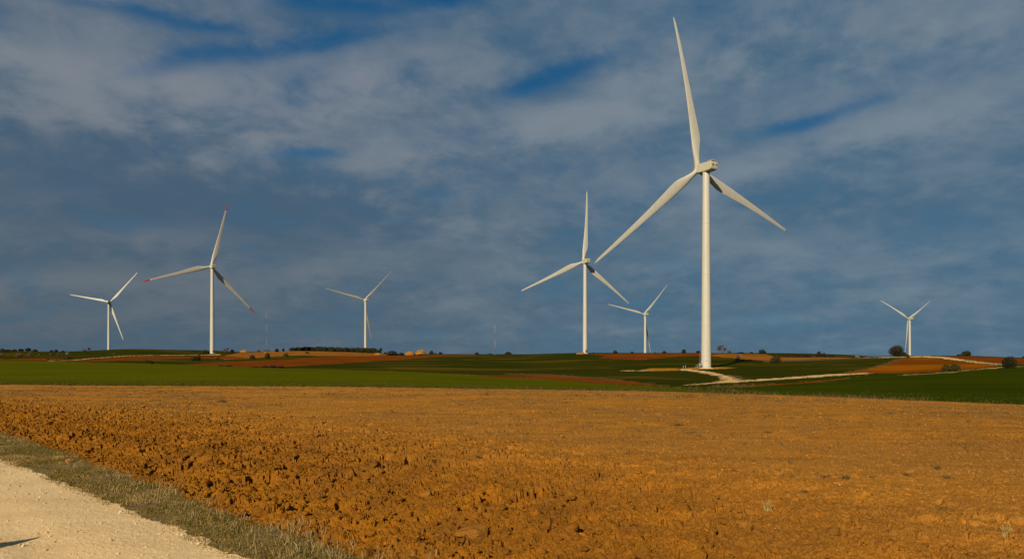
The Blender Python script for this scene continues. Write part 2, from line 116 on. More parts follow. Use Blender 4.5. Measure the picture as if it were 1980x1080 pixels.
('red_field','red',[(247,428),(250,428),(253,428),(256,428),(260,429),(264,430),(264,425),(265,422),(266,419),(268,417),(270,415),(271,413),(273,411),(274,408),(274,404),(274,399),(273,394),(272,389),(271,384),(274,384),(277,384),(280,384),(283,385),(286,385),(289,385),(292,386),(295,386),(298,386),(301,387),(304,387),(307,387),(310,388),(313,388),(316,388),(319,388),(322,389),(325,389),(328,389),(331,390),(334,390),(338,390),(340,390),(344,391),(347,391),(350,392),(353,392),(356,392),(359,393),(362,393),(366,394),(369,394),(372,394),(375,394),(378,395),(381,395),(384,396),(388,396),(391,397),(394,397),(398,398),(400,398),(404,398),(407,398),(410,399),(414,399),(417,400),(278.5,267.1),(276.9,267.4),(275.3,267.7),(273.7,268.0),(272.1,268.3),(270.5,268.6),(268.9,268.9),(267.2,269.2),(265.6,269.5),(264.0,269.8),(262.4,270.1),(260.7,270.4),(259.1,270.7),(257.4,271.0),(255.8,271.3),(254.1,271.6),(252.5,271.9),(250.8,272.2),(249.1,272.5),(247.5,272.8),(245.8,273.1),(244.1,273.4),(242.4,273.7),(240.8,274.0),(239.1,274.3),(237.4,274.6),(235.7,275.0),(234.0,275.3),(232.3,275.6),(230.6,275.9),(228.8,276.2),(227.1,276.5),(225.4,276.8),(223.7,277.1),(221.9,277.4),(220.2,277.7),(218.5,278.1),(217.0,278.7),(215.2,279.0),(213.5,279.3),(211.7,279.6),(210.0,279.9),(208.2,280.2),(206.4,280.6),(204.6,280.9),(202.9,281.2),(201.1,281.5),(199.5,282.1),(194.4,277.7),(189.9,274.0),(186.0,271.3),(182.6,269.2),(188.8,281.2),(195.8,294.7),(203,309),(210,323),(216,336),(220,347),(225,357),(228,367),(232,377),(236,388),(242,403),(243,411),(245,419)]),
('ochre_field','ochre',[(194,555),(198,555),(202,555),(206,554),(209,552),(212,550),(215,547),(217,543),(219,539),(221,534),(223,529),(224,523),(225,516),(226,510),(226,503),(227,496),(227,489),(205,434),(204,439),(203,444),(202,448),(200,452),(199,456),(197,460),(196,464),(194,468),(192,472),(189,473),(186,475),(183,475),(180,474),(176,472),(171,469),(166,466),(162,462)]),
('ochre_field','ochre',[(173,635),(178,636),(184,637),(190,640),(195,643),(202,648),(208,651),(214,656),(221,659),(227,662),(233,665),(214,599),(202,556),(183,513),(164,468),(164,477),(163,486),(163,495),(162,504),(162,517),(161,529),(160,539),(159,550),(158,562),(157,574)]),
('red_field','red',[(66,554),(79,613),(76,622),(72,630),(68,638),(65,647),(70,648),(74,650),(79,653),(84,656),(90,661),(96,669),(102,678),(108,688),(114,694),(120,700),(126,704),(131,706),(136,708),(142,708),(146,706),(151,704),(155,700),(159,696),(163,692),(167,688),(171,685),(176,683),(181,683),(186,686),(192,690),(198,695),(205,701),(174,612),(158,574),(152,570),(148,568),(143,567),(138,565),(134,565),(129,565),(125,565),(118,553),(112,541),(106,529),(100,519),(94,508),(89,498),(86,503),(84,508),(81,513),(78,521),(75,529),(72,537),(69,545)]),
('earth_strip','ochre2',[(64,340),(66,337),(68,333),(70,329),(72,326),(74,322),(68.4,297.4),(66.2,297.7),(64.2,298.4),(62.1,299.4),(60,300),(58,301),(56,303),(53,305),(58,320)]),
('earth_strip','ochre2',[(71,311),(75,316),(79,322),(84,331),(86,330),(88,329),(91,330),(93,330),(96,329),(98,329),(101,328),(95,317),(91,309),(88,306),(85,304),(82,302),(80,301),(77.0,299.4),(74.6,299.7),(72,300),(70,301)]),
('earth_strip','red',[(-29.5,258.5),(-27.7,258.8),(-25.9,259.1),(-24.1,259.7),(-22.3,260.3),(-20.5,260.8),(-18.7,261.4),(-16.8,262.0),(-15.0,262.6),(-13.1,262.9),(-11.3,263.2),(-9.4,263.5),(-7.5,263.5),(-5.6,263.5),(-3.8,266.2),(-1.9,268.6),(0.0,270.7),(1.9,272.8),(3.9,274.6),(5.9,276.5),(8.0,278.4),(10.0,280.2),(12.1,281.8),(14.2,283.7),(15.9,278.4),(17.6,273.1),(19.1,268.0),(20.7,262.9),(22.1,257.6),(23.5,252.8),(24.8,247.7),(26.0,242.8),(27.2,237.7),(28.2,231.9),(29.2,226.7),(30.1,221.7),(31.0,217.0),(31.9,212.5),(32.7,208.2),(33.5,204.1),(34.2,199.8),(34.4,192.7),(34.3,184.9),(34.0,176.2),(33.5,167.3),(32.8,158.4),(32.1,149.9),(31.5,152.1),(30.8,154.2),(30.1,156.1),(29.4,158.2),(28.6,160.2),(27.8,162.0),(26.9,163.4),(25.9,165.1),(25.0,166.4),(24.3,170.0),(23.6,173.6),(22.8,177.2),(22.0,180.8),(21.1,184.5),(20.1,188.0),(19.2,191.9),(18.2,195.5),(17.1,199.1),(15.9,202.9),(14.7,206.4),(13.5,209.9),(12.1,212.5),(10.7,214.9),(9.3,217.3),(7.8,219.5),(6.3,221.7),(4.8,224.2),(3.2,227.0),(1.6,229.5),(0.0,232.4),(-1.7,234.8),(-3.4,236.9),(-5.1,239.0),(-6.9,240.3),(-8.6,241.7),(-10.4,242.8),(-12.2,243.9),(-14.0,245.0),(-15.8,246.1),(-17.7,247.2),(-19.5,248.3),(-21.4,249.7),(-23.4,251.7),(-25.4,253.6),(-27.4,255.9)]),
('red_field','red',[(-155,337),(-157,348),(-160,359),(-162,370),(-164,381),(-165,392),(-166,401),(-167,411),(-168,420),(-169,429),(-169,439),(-170,449),(-170,458),(-171,469),(-170,477),(-170,485),(-169,494),(-169,503),(-168,513),(-168,523),(-168,534),(-167,545),(-168,560),(-169,577),(-170,594),(-170,610),(-170,625),(-169,640),(-166,648),(-164,654),(-160,661),(-157,667),(-154,673),(-151,680),(-147,687),(-144,695),(-140,703),(-137,711),(-134,721),(-129,724),(-124,725),(-119,727),(-115,731),(-110,736),(-106,740),(-101,745),(-96,749),(-92,754),(-87,758),(-82,763),(-77,767),(-72,770),(-66,775),(-61,778),(-56,783),(-50,786),(-44,788),(-38,789),(-37,746),(-42,735),(-47,724),(-51,714),(-55,704),(-60,694),(-64,684),(-68,675),(-70,658),(-73,642),(-76,627),(-79,612),(-81,599),(-84,585),(-86,573),(-88,562),(-90,550),(-93,542),(-95,533),(-98,525),(-100,516),(-101,507),(-103,498),(-105,488),(-106,478),(-107,467),(-107,455),(-108,444),(-108,432),(-108,420),(-108,408),(-108,396),(-108,386),(-107,376),(-107,367),(-108,358),(-107,350),(-109,347),(-111,344),(-112,341),(-114,339),(-115,335),(-116,332),(-117,328),(-118,324),(-121,326),(-124,329),(-128,330),(-130,332),(-133,333),(-136,335),(-139,334),(-141,334),(-144,335),(-147,335),(-150,336),(-152,336)]),
('ochre_field','ochre',[(-252,631),(-267,688),(-286,755),(-285,767),(-283,777),(-281,788),(-279,797),(-276,805),(-273,812),(-269,819),(-267,830),(-267,850),(-261,851),(-255,851),(-249,851),(-243,851),(-239,857),(-233,857),(-228,863),(-222,864),(-217,870),(-211,870),(-205,870),(-199,870),(-192,870),(-186,870),(-179,864),(-172,858),(-165,857),(-158,851),(-143,802),(-128,753),(-131,739),(-134,726),(-137,714),(-140,702),(-143,691),(-148,689),(-152,686),(-156,684),(-161,682),(-165,679),(-169,676),(-173,673),(-177,668),(-181,667),(-186,667),(-190,666),(-195,665),(-197,658),(-200,650),(-202,643),(-205,637),(-207,630),(-206,613),(-204,595),(-202,578),(-200,560),(-198,543),(-199,535),(-200,528),(-201,520),(-202,513),(-202,505)]),
('red_field','red',[(-225,353),(-230,366),(-235,378),(-240,391),(-242,399),(-244,407),(-245,414),(-246,420),(-247,427),(-248,434),(-251,445),(-254,456),(-256,466),(-258,476),(-260,485),(-259,489),(-258,494),(-258,501),(-258,509),(-258,516),(-259,525),(-260,536),(-262,548),(-265,562),(-267,576),(-269,589),(-271,603),(-272,615),(-272,625),(-272,634),(-268,636),(-263,635),(-258,634),(-252,631),(-244,622),(-236,613),(-229,604),(-221,595),(-201,552),(-204,549),(-207,547),(-210,544),(-213,542),(-216,539),(-219,537),(-221,533),(-223,529),(-224,524),(-225,517),(-225,508),(-225,499),(-224,490),(-224,483),(-224,476),(-224,468),(-223,460),(-224,454),(-224,448),(-224,442),(-225,437),(-225,432),(-225,426),(-223,417),(-221,407),(-218,397),(-216,387),(-213,377),(-210,367),(-210,364),(-212,361),(-212,358),(-213,355),(-214,352),(-215,350),(-216,347),(-216,344)]),
('red_field','red',[(-422,402),(-419,402),(-416,402),(-413,401),(-410,401),(-406,401),(-403,400),(-400,400),(-397,400),(-394,399),(-391,399),(-388,399),(-384,398),(-381,398),(-378,398),(-375,398),(-372,398),(-369,397),(-366,397),(-363,397),(-360,396),(-356,396),(-353,395),(-350,395),(-347,395),(-344,394),(-341,394),(-338,394),(-335,394),(-332,394),(-329,393),(-326,393),(-323,393),(-319,392),(-317,392),(-314,392),(-311,392),(-308,391),(-305,391),(-302,391),(-299,391),(-296,391),(-293,391),(-290,390),(-287,390),(-284,390),(-282,390),(-279,390),(-276,390),(-279,398),(-281,406),(-284,414),(-287,422),(-289,430),(-292,439),(-290,442),(-289,444),(-287,447),(-285,449),(-283,451),(-260,422),(-252,403),(-243,384),(-234,366),(-235,364),(-236,361),(-237,359),(-239,357),(-240,355),(-242,354),(-244,353),(-247,353),(-251,355),(-253,354),(-256,354),(-258,354),(-261,355),(-263,355),(-266,355),(-268,355),(-271,355),(-274,355),(-277,355),(-279,355),(-282,356),(-285,356),(-288,356),(-290,356),(-293,357),(-296,357),(-299,357),(-301,357),(-304,358),(-307,358),(-310,359),(-312,359),(-315,359),(-318,359),(-321,360),(-324,360),(-327,361),(-330,361),(-333,361),(-336,362),(-339,362),(-342,362),(-344,363),(-348,363),(-350,364),(-354,364),(-356,364),(-359,364),(-362,365),(-365,365),(-368,366),(-371,366),(-374,366),(-377,366),(-380,367),(-383,367),(-386,367)]),
('dirt_track','track3',[(-225,352),(-232,368),(-239,384),(-246,401),(-253,417),(-257,428),(-260,438),(-263,448),(-265,457),(-266,466),(-269,476),(-271,486),(-272,495),(-273,504),(-275,513),(-273,517),(-272,522),(-272,529),(-273,538),(-275,550),(-277,563),(-279,574),(-281,587),(-283,600),(-285,614),(-287,628),(-288,640),(-288,651),(-288,661),(-286,668),(-287,683),(-286,696),(-285,708),(-268,667),(-273,664),(-277,661),(-280,653),(-282,646),(-282,636),(-281,625),(-280,612),(-278,599),(-276,585),(-274,572),(-272,560),(-270,548),(-268,535),(-266,524),(-265,516),(-265,509),(-266,504),(-268,501),(-267,492),(-266,484),(-264,475),(-262,465),(-260,454),(-257,444),(-254,434),(-251,423),(-246,411),(-242,398),(-236,383),(-229,368),(-223,353),(-217,339)]),
('dirt_track','track',[(75,317),(75,306),(75.5,297.7),(76.5,290.5),(77.4,283.7),(76.7,271.3),(75.8,258.8),(74.8,249.4),(73.7,240.1),(68.3,215.3),(71.4,219.2),(74.4,222.7),(77.7,226.5),(80.3,229.3),(82.9,232.1),(85.7,235.3),(88.5,238.2),(91.1,240.6),(93.6,242.8),(96.1,244.7),(98.7,246.6),(101.0,248.0),(103.4,249.7),(105.9,251.4),(108.5,253.1),(111.0,254.8),(113.1,255.3),(115.2,255.9),(117.4,256.8),(119.6,257.6),(122.0,258.8),(124.4,260.0),(127.0,261.4),(129.6,262.9),(123.8,251.1),(120.6,248.3),(117.6,245.8),(114.8,243.6),(112.1,241.4),(109.4,239.3),(107.0,237.7),(104.5,236.1),(102.2,234.5),(100.0,233.4),(97.9,232.4),(95.7,231.1),(93.6,229.8),(91.3,228.3),(89.1,226.7),(86.7,224.7),(84.3,222.7),(81.8,220.2),(79.3,217.8),(76.8,215.1),(74.4,212.5),(72.0,209.9),(69.5,207.1),(67.1,204.3),(64.7,201.3),(62.3,198.2),(59.9,194.9),(58.0,194.5),(56.1,193.8),(52.9,187.8),(49.8,181.8),(46.9,176.2),(43.9,170.0),(40.9,163.1),(38.0,156.3),(40.5,167.0),(43.5,173.8),(46.3,180.0),(49.2,186.1),(52.4,192.9),(55.6,199.5),(61.1,213.2),(66.0,224.2),(70.8,245.8),(72.1,262.0),(72.6,276.2),(71.9,282.5),(71.2,288.9),(70.0,293.8),(68.9,299.4)]),
('dirt_track','track',[(229,427),(232,427),(235,428),(239,429),(242,430),(246,431),(245,423),(244,416),(243,410),(242,403),(236,389),(232,378),(229,368),(225,358),(221,348),(217,337),(211,325),(204,311),(196.9,296.4),(189.9,282.8),(183.5,270.4),(174.4,257.1),(178.5,265.9),(183.3,275.9),(188.3,286.6),(193.7,298.1),(200,312),(207,325),(212,337),(216,347),(219,356),(222,366),(225,375),(228,385),(230,393),(231,402),(233,411),(231,411),(228,412),(226,413),(223,414)]),
('dirt_track','track',[(50,328),(52,323),(54,319),(55,315),(57,312),(59,310),(58,303),(56,305),(54,308),(52,311),(51,315),(49,320)]),
('dirt_track','track',[(217,450),(216,441),(216,435),(218,431),(219,428),(222,426),(224,424),(227,424),(222,414),(218,414),(216,414),(213,416),(211,418),(209,421),(208,424),(206,428)]),
('dirt_track','track2',[(120.0,224.0),(121.3,223.5),(122.2,222.2),(123.0,220.7),(123.7,219.2),(124.9,218.5),(126.0,217.8),(127.3,217.3),(128.5,216.8),(129.9,216.6),(131.5,216.6),(134.2,218.5),(137.3,221.0),(140.6,223.7),(144.0,226.5),(147.4,229.3),(150.9,232.1),(153.2,233.2),(155.6,234.2),(158.3,235.8),(160.9,237.1),(164.1,239.3),(167.3,241.4),(170.9,244.1),(175.0,247.5),(170.5,241.2),(166.6,237.9),(163.0,235.3),(159.7,232.9),(156.8,231.1),(154.0,229.3),(151.5,228.0),(149.0,226.7),(146.7,225.7),(143.5,223.2),(140.3,220.7),(137.2,218.3),(134.3,216.1),(131.4,213.9),(128.7,212.0),(127.2,212.0),(125.8,212.2),(124.6,212.7),(123.3,213.2),(122.1,213.7),(121.0,214.4),(120.2,215.8),(119.6,217.5),(118.7,218.7),(117.7,219.7)]),
('dry_margin','dry',[(164,468),(168,472),(173,475),(177,477),(181,478),(185,479),(188,478),(190,476),(193,474),(195,472),(198,469),(200,466),(202,464),(204,461),(206,458),(208,456),(210,452),(211,447),(211,442),(212,437),(213,433),(215,430),(217,427),(209,412),(206,413),(204,414),(202,415),(200,417),(197,419),(195,420),(193,422),(190,423),(188,425),(186,426),(184,428),(181,430),(179,432),(176,434),(174,435),(172,437),(169,437),(165,437),(162,435),(158,433),(154,430),(149,427)]),
('dry_margin','dry',[(33.7,219.5),(32.7,224.2),(31.6,229.3),(30.5,234.8),(29.4,240.9),(28.3,247.5),(27.1,253.1),(25.9,258.5),(24.5,263.8),(23.1,269.2),(21.6,274.6),(20.0,279.9),(18.4,285.6),(16.6,291.1),(14.8,296.7),(12.7,296.4),(10.6,296.1),(8.4,295.7),(6.3,295.4),(4.2,295.1),(2.1,294.4),(0.0,293.8),(-2.1,292.8),(-2.0,276.8),(0.0,277.4),(2.0,278.1),(4.0,278.4),(6.0,278.7),(8.0,279.0),(10.0,279.0),(12.0,279.3),(14.0,279.3),(15.7,274.0),(17.3,269.2),(18.9,264.1),(20.4,259.1),(21.8,254.2),(23.1,249.1),(24.4,244.4),(25.6,239.3),(26.8,234.5),(27.7,227.8),(28.5,221.5),(29.3,215.6),(30.0,209.9),(30.6,204.3)]),
('dry_margin','dry',[(127.9,275.6),(135.9,288.2),(143.0,298.7),(150,308),(156,317),(163,327),(171,337),(183,354),(194,371),(207,389),(224,414),(216,398),(201,377),(189,360),(177,343),(165,325),(158,316),(152,307),(145.0,298.1),(138.1,288.2),(130.3,276.2),(122.3,263.5)]),
('dry_margin','dry',[(68.6,218.3),(74.7,247.7),(76.3,260.6),(77.9,259.7),(79.6,259.1),(78.4,248.0),(76.7,236.1),(74.6,224.7),(71.6,221.5)]),
]
PLANTS=[
(-491.1,698.0,3.48,5.98,'oak','dark evergreen tree at the far left edge of the skyline belt','tree'),
(-485.7,698.8,2.74,5.49,'oak','low dark evergreen second from the left in the skyline belt','tree'),
(-491.6,715.4,2.55,5.11,'oak','flat dark evergreen in the middle of the skyline belt, left of the tallest one','tree'),
(-501.5,739.1,2.9,6.34,'oak','wide dark evergreen touching the tallest tree of the left skyline belt','tree'),
(-514.5,769.5,4.03,6.05,'oak','tallest rounded dark evergreen of the left skyline belt','tree'),
(-477.6,725.1,2.58,5.18,'oak','dark evergreen at the right end of the left skyline belt','tree'),
(-452.5,711.4,2.03,3.05,'oak','left of two small round dark trees right of the left skyline belt','tree'),
(-448.5,712.2,2.28,3.56,'oak','right of two small round dark trees right of the left skyline belt','tree'),
(-441.1,711.4,1.27,3.05,'oak','tiny dark bush on the skyline left of the leafless thicket','bush'),
(-405.9,687.1,2.94,5.4,'pale','leafless reddish thicket on the skyline left of the leftmost turbine','bush'),
(-412.9,706.7,4.03,3.03,'bare','thin leafless tree rising from the thicket left of the leftmost turbine','tree'),
(-357.2,507.1,2.16,4.35,'pale','pale leafless shrub at the left edge of the photo below the skyline belt','bush'),
(-321.3,471.5,2.69,5.05,'pale','wide pale shrub on the far left slope below the tree belt','bush'),
(-336.5,505.4,2.88,4.33,'pale','rounded pale shrub below the right end of the left tree belt','bush'),
(-367.1,562.8,1.2,2.81,'pale','tiny pale shrub alone on the far left green slope','bush'),
(-346.0,543.6,1.94,3.49,'pale','pale shrub below the two small round skyline trees','bush'),
(-340.9,545.4,1.94,4.67,'pale','straw-coloured shrub right of the one below the two small skyline trees','bush'),
(-363.6,591.3,2.1,3.8,'pale','pinkish shrub near the skyline above the left dirt track','bush'),
(-273.8,446.3,1.59,3.51,'bush','dark green bush just above the left dirt track','bush'),
(-243.6,380.2,1.35,2.44,'pale','pale grey shrub beside the start of the left dirt track','bush'),
(-312.3,568.5,0.89,3.25,'pale','flat pale scrub patch right of the leftmost turbine tower','bush'),
(-176.5,351.5,2.0,5.27,'bush','wide dark purple-brown bush in the green field between the two left turbines','bush'),
(-198.8,453.3,3.24,5.18,'bush','grey-brown bush in front of the red-tipped turbine, left of its tower','bush'),
(-198.0,457.4,4.57,2.94,'bush','taller grey-brown bush in front of the red-tipped turbine','bush'),
(-297.2,700.4,4.5,4.5,'bush','dark leafless bush beside the left of the red-tipped turbine tower','bush'),
(-294.8,704.3,3.0,3.02,'pale','small grey shrub tight against the red-tipped turbine tower','bush'),
(-299.2,757.5,4.85,5.41,'bare','leafless tree right of the red-tipped turbine tower','tree'),
(-298.7,773.0,3.58,4.42,'oak','small dark tree beside the leafless tree right of the red-tipped turbine','tree'),
(-205.3,504.3,2.88,4.32,'pale','pale brown shrub below the red-tipped turbine tower','bush'),
(-281.1,803.0,3.15,4.59,'pale','reddish leafless shrub on the skyline just left of the left mast','bush'),
(-195.1,544.2,3.1,5.05,'bush','spreading brown bush in the ochre field left of the left mast','bush'),
(-179.8,532.2,5.32,4.56,'bush','tall olive bush straight below the left mast','bush'),
(-190.9,611.5,3.92,5.68,'bush','olive shrub below the left end of the dark tree row','bush'),
(-255.8,787.0,4.2,4.22,'oak','small dark tree right of the left mast','tree'),
(-259.0,820.3,3.21,2.93,'oak','smaller dark tree between the left mast and the long tree row','tree'),
(-209.1,739.1,2.1,4.75,'bush','low dark shrub in the ochre field below the long tree row','bush'),
(-110.7,313.1,0.56,3.58,'heap','left end of the dark brush line on the edge of the green field','bush'),
(-108.7,318.5,0.91,3.64,'heap','second clump of the dark brush line on the edge of the green field','bush'),
(-104.2,315.6,1.23,3.83,'heap','tallest clump of the dark brush line on the edge of the green field','bush'),
(-99.8,312.4,1.11,3.35,'heap','dark clump right of the tallest in the brush line','bush'),
(-95.9,308.6,0.55,2.65,'heap','right end of the dark brush line on the edge of the green field','bush'),
(-132.9,330.5,0.42,2.12,'heap','tiny dark weed clump left of the pair on the green field edge','bush'),
(-126.4,323.5,0.58,3.47,'heap','flat dark weed clump on the green field edge below the red-tipped turbine','bush'),
(-154.4,851.2,5.69,2.74,'stem','tiny tree with a bare stem at the right end of the long tree row','tree'),
(-148.7,851.2,1.86,4.26,'bush','tiny dark bush left of the big round bush by the ochre mounds','bush'),
(-120.2,726.8,5.18,11.42,'oak','big rounded dark bush left of the ochre mounds','bush'),
(-111.2,729.2,3.38,4.69,'oak','small dark bush between the big round bush and the ochre mounds','bush'),
(-105.0,761.8,0.96,7.62,'heap','low dark hedge below the left ochre mound','bush'),
(-95.4,763.5,1.09,9.82,'heap','low dark hedge below the right ochre mound','bush'),
(-90.0,810.3,4.33,5.21,'oak','round dark tree right of the ochre mounds','tree'),
(-86.0,811.2,1.73,2.9,'bush','tiny bush tight right of the round tree by the mounds','bush'),
(-83.3,844.6,2.47,4.83,'oak','small dark bush alone right of the ochre mounds','bush'),
(-39.0,803.9,2.58,5.17,'oak','small dark bush on the skyline left of the right mast','bush'),
(-24.2,806.6,1.25,5.19,'bush','flat green bush at the foot of the right mast','bush'),
(-4.5,836.1,2.99,7.76,'oak','dark dome-shaped bush right of the right mast','bush'),
(74.6,661.4,1.17,2.83,'oak','tiny dark bush right of the middle turbine tower','bush'),
(99.7,698.0,2.98,4.49,'oak','round dark bush between the middle turbine and the far turbine right of it','bush'),
(118.5,713.8,2.04,3.06,'oak','tiny dark bush left of the far turbine behind the main one','bush'),
(141.9,717.1,0.92,2.56,'oak','faint dark tuft right of the far turbine behind the main one','bush'),
(149.3,709.9,2.28,5.07,'oak','low dark bush on the skyline right of the far turbine behind the main one','bush'),
(169.3,713.8,4.07,4.59,'oak','round grey-green tree left of the main turbine tower','tree'),
(179.1,696.5,2.49,4.48,'oak','small bush touching the left side of the main turbine tower','bush'),
(218.7,754.2,7.84,8.08,'bare','leafless reddish tree right of the main turbine tower','tree'),
(229.3,764.4,3.59,5.46,'pale','low reddish shrub under the right side of the leafless tree by the main turbine','bush'),
(168.0,537.0,3.05,5.37,'pale','pale pink blossoming shrub in the ochre field right of the main turbine','bush'),
(226.9,717.1,1.13,8.2,'heap','flat dark scrub on the skyline above the pink shrub','bush'),
(240.9,728.4,1.3,3.64,'oak','tiny dark tuft on the skyline right of the flat scrub','bush'),
(246.5,713.0,4.32,7.13,'oak','olive rounded tree on the skyline right of the main turbine','tree'),
(147.0,461.5,0.98,5.27,'heap','left piece of the dark hedge along the ochre field','bush'),
(151.6,461.5,1.11,5.27,'heap','middle piece of the dark hedge along the ochre field','bush'),
(152.6,449.8,0.95,5.14,'heap','right piece of the dark hedge along the ochre field','bush'),
(152.9,420.5,4.2,7.21,'bush','large dark brown-green bush between the main turbine and the red field','bush'),
(214.6,583.4,1.65,2.5,'bush','small bush just above the large brown-green bush','bush'),
(215.6,567.3,1.62,8.1,'heap','left end of the long dark hedge right of the main turbine','bush'),
(219.0,556.6,1.78,7.95,'heap','second piece of the long dark hedge right of the main turbine','bush'),
(220.8,542.4,1.94,7.75,'heap','third piece of the long dark hedge right of the main turbine','bush'),
(228.8,519.2,1.3,7.42,'heap','right end of the long dark hedge right of the main turbine','bush'),
(232.8,549.1,4.31,3.92,'oak','pointed dark tree rising from the long hedge right of the main turbine','tree'),
(235.1,545.4,3.11,3.51,'oak','lower dark tree beside the pointed one in the long hedge','tree'),
(218.7,458.4,1.64,3.27,'pale','small pinkish shrub on the dry field margin right of the long hedge','bush'),
(239.0,449.8,7.11,9.64,'bigoak','big round dark oak left of the rightmost turbine','tree'),
(235.7,435.4,2.48,3.11,'oak','dark bush tucked under the right side of the big round oak','bush'),
(221.1,404.3,2.3,2.02,'bush','thin dark shrub at the foot of the rightmost turbine','bush'),
(265.8,423.4,3.17,5.75,'oak','dark wind-shaped tree on the red skyline at right','tree'),
(261.3,422.9,1.2,3.32,'oak','low dark bush left of the wind-shaped tree on the red skyline','bush'),
(136.5,227.8,2.27,3.25,'bush','left half of the pair of olive bushes at the edge of the red field','bush'),
(137.2,224.2,2.4,3.52,'bush','right half of the pair of olive bushes at the edge of the red field','bush'),
(155.3,226.0,4.03,4.68,'bigoak','big dark bush by the right edge of the photo above the green field','bush'),
(266.5,377.2,1.34,1.62,'oak','small dark bush cut by the right edge on the red skyline','bush'),
]
TREE_ROW=[(-257.7,851.2,4.05,7.36),(-251.7,851.2,4.68,6.67),(-247.3,851.2,4.56,6.72),(-243.7,851.2,5.17,5.92),(-240.1,857.0,5.57,6.11),(-235.7,857.0,5.3,6.58),(-230.6,857.9,5.98,6.89),(-225.8,855.1,5.97,6.32),(-220.7,854.1,5.83,6.06),(-215.6,857.0,5.76,7.58),(-211.2,851.2,6.04,6.15),(-206.0,855.1,5.73,5.84),(-202.0,852.2,5.55,6.72),(-198.2,863.7,5.84,6.34),(-195.0,869.6,5.19,7.62),(-190.9,869.6,5.71,7.73),(-185.5,869.6,6.27,6.92),(-180.1,863.7,5.68,5.91),(-175.8,862.8,6.57,6.32),(-169.0,857.0,6.18,7.32),(-164.2,857.0,6.52,7.31),(-157.9,851.2,4.46,7.28)]
MOUNDS=[(-107.6, 760.9, 3.41, 10.87), (-99.9, 790.5, 4.69, 12.42), (-294.5, 795.8, 2.38, 9.66), (61.6, 648.2, 1.84, 8.8), (-140.8, 760.9, 1.89, 8.7)]
MASTS=[(-282.7, 833.3, 54.16, 0.6), (-18.6, 790.5, 41.22, 0.56)]
HUT=[(-265.2, 782.6, 2.22, 6.15)]
POSTS=[(77.5, 327.5, 0.93, 0.23), (79.2, 330.5, 1.06, 0.33)]
POLE=[(85.7, 330.1, 6.59, 0.24)]
STAIR=[(81.6, 315.6, 1.35, 0.9)]
TURBINES=[
('main',84.24,314.26,-2.99,84.00,27.8,101.3,4.8,3.4,5.24),
('mid',66.99,663.78,5.15,89.40,22.7,85.9,5.7,3.2,3.60),
('red',-299.17,722.50,5.33,92.20,44.5,77.4,1.4,5.4,2.80),
('far_l',-663.20,1190.81,8.85,92.10,4.0,49.2,1.4,-1.0,3.60),
('far_c',-226.56,1119.63,6.78,90.00,39.6,47.7,2.4,11.2,3.60),
('far_r',211.52,1150.00,7.94,70.00,23.6,48.0,4.0,6.4,3.60),
('far_rr',722.07,1314.56,-5.42,71.60,17.4,31.0,6.4,2.4,3.60),
]
FIELD_EDGE=[(-1.0643, 135), (-0.7071, 130), (-0.6214, 129), (-0.5286, 128), (-0.4143, 125), (-0.3714, 124), (-0.3071, 121), (-0.2429, 118), (-0.1786, 114), (-0.1143, 111), (0.0071, 105), (0.1007, 100), (0.1857, 95), (0.2679, 90), (0.3643, 85), (0.45, 82), (0.5357, 78), (0.6214, 74), (0.7071, 70), (1.0786, 62)]
WEEDS=[(5.21, 11.3, 0.1, 0.21), (5.66, 11.42, 0.06, 0.18), (6.3, 11.58, 0.07, 0.25), (7.2, 12.26, 0.09, 0.21), (6.91, 11.52, 0.07, 0.3), (3.12, 8.84, 0.14, 0.14), (5.39, 23.58, 0.12, 0.77), (5.07, 20.59, 0.07, 0.65), (-19.68, 49.19, 0.21, 1.05), (7.2, 20.36, 0.09, 0.44), (5.27, 8.84, 0.05, 0.32), (5.06, 7.42, 0.11, 0.19), (4.12, 10.19, 0.06, 0.17), (3.61, 11.77, 0.05, 0.13), (-0.68, 14.64, 0.07, 0.31), (-2.22, 11.3, 0.06, 0.16)]
BIGCLODS=[(-0.42, 7.42, 0.16, 0.29), (0.71, 7.16, 0.11, 0.17), (-2.42, 11.3, 0.14, 0.13), (-0.35, 8.25, 0.06, 0.07), (1.23, 8.62, 0.06, 0.16), (2.42, 7.51, 0.11, 0.14), (-1.15, 9.77, 0.11, 0.13)]
STONES=[(-8.24, 13.51, 0.1, 0.25), (-3.98, 7.18, 0.03, 0.05)]
def pchip(xk, yk, x):
    xk=np.asarray(xk,float); yk=np.asarray(yk,float); h=np.diff(xk); s=np.diff(yk)/h
    m=np.zeros_like(yk); m[0]=s[0]; m[-1]=s[-1]
    for i in range(1,len(xk)-1):
        if s[i-1]*s[i]>0:
            w1=2*h[i]+h[i-1]; w2=h[i]+2*h[i-1]; m[i]=(w1+w2)/(w1/s[i-1]+w2/s[i])
    x=np.clip(x,xk[0],xk[-1]); i=np.clip(np.searchsorted(xk,x)-1,0,len(xk)-2)
    t=(x-xk[i])/h[i]
    return (yk[i]*(1+2*t)*(1-t)**2+m[i]*h[i]*t*(1-t)**2+yk[i+1]*t*t*(3-2*t)+m[i+1]*h[i]*t*t*(t-1))
LU=np.array([c[0] for c in COLS])
LD=np.concatenate([np.linspace(0,60,121),60*np.exp(np.linspace(0,np.log(150),700))[1:]])
TAB=np.array([pchip([p[0] for p in c[1]],[p[1] for p in c[1]],LD) for c in COLS])
UF=np.linspace(LU[0],LU[-1],600)
TABF=np.array([pchip(LU,TAB[:,j],UF) for j in range(len(LD))])      # (distance, direction)
for _ in range(6): TABF[:,1:-1]=.25*TABF[:,:-2]+.5*TABF[:,1:-1]+.25*TABF[:,2:]
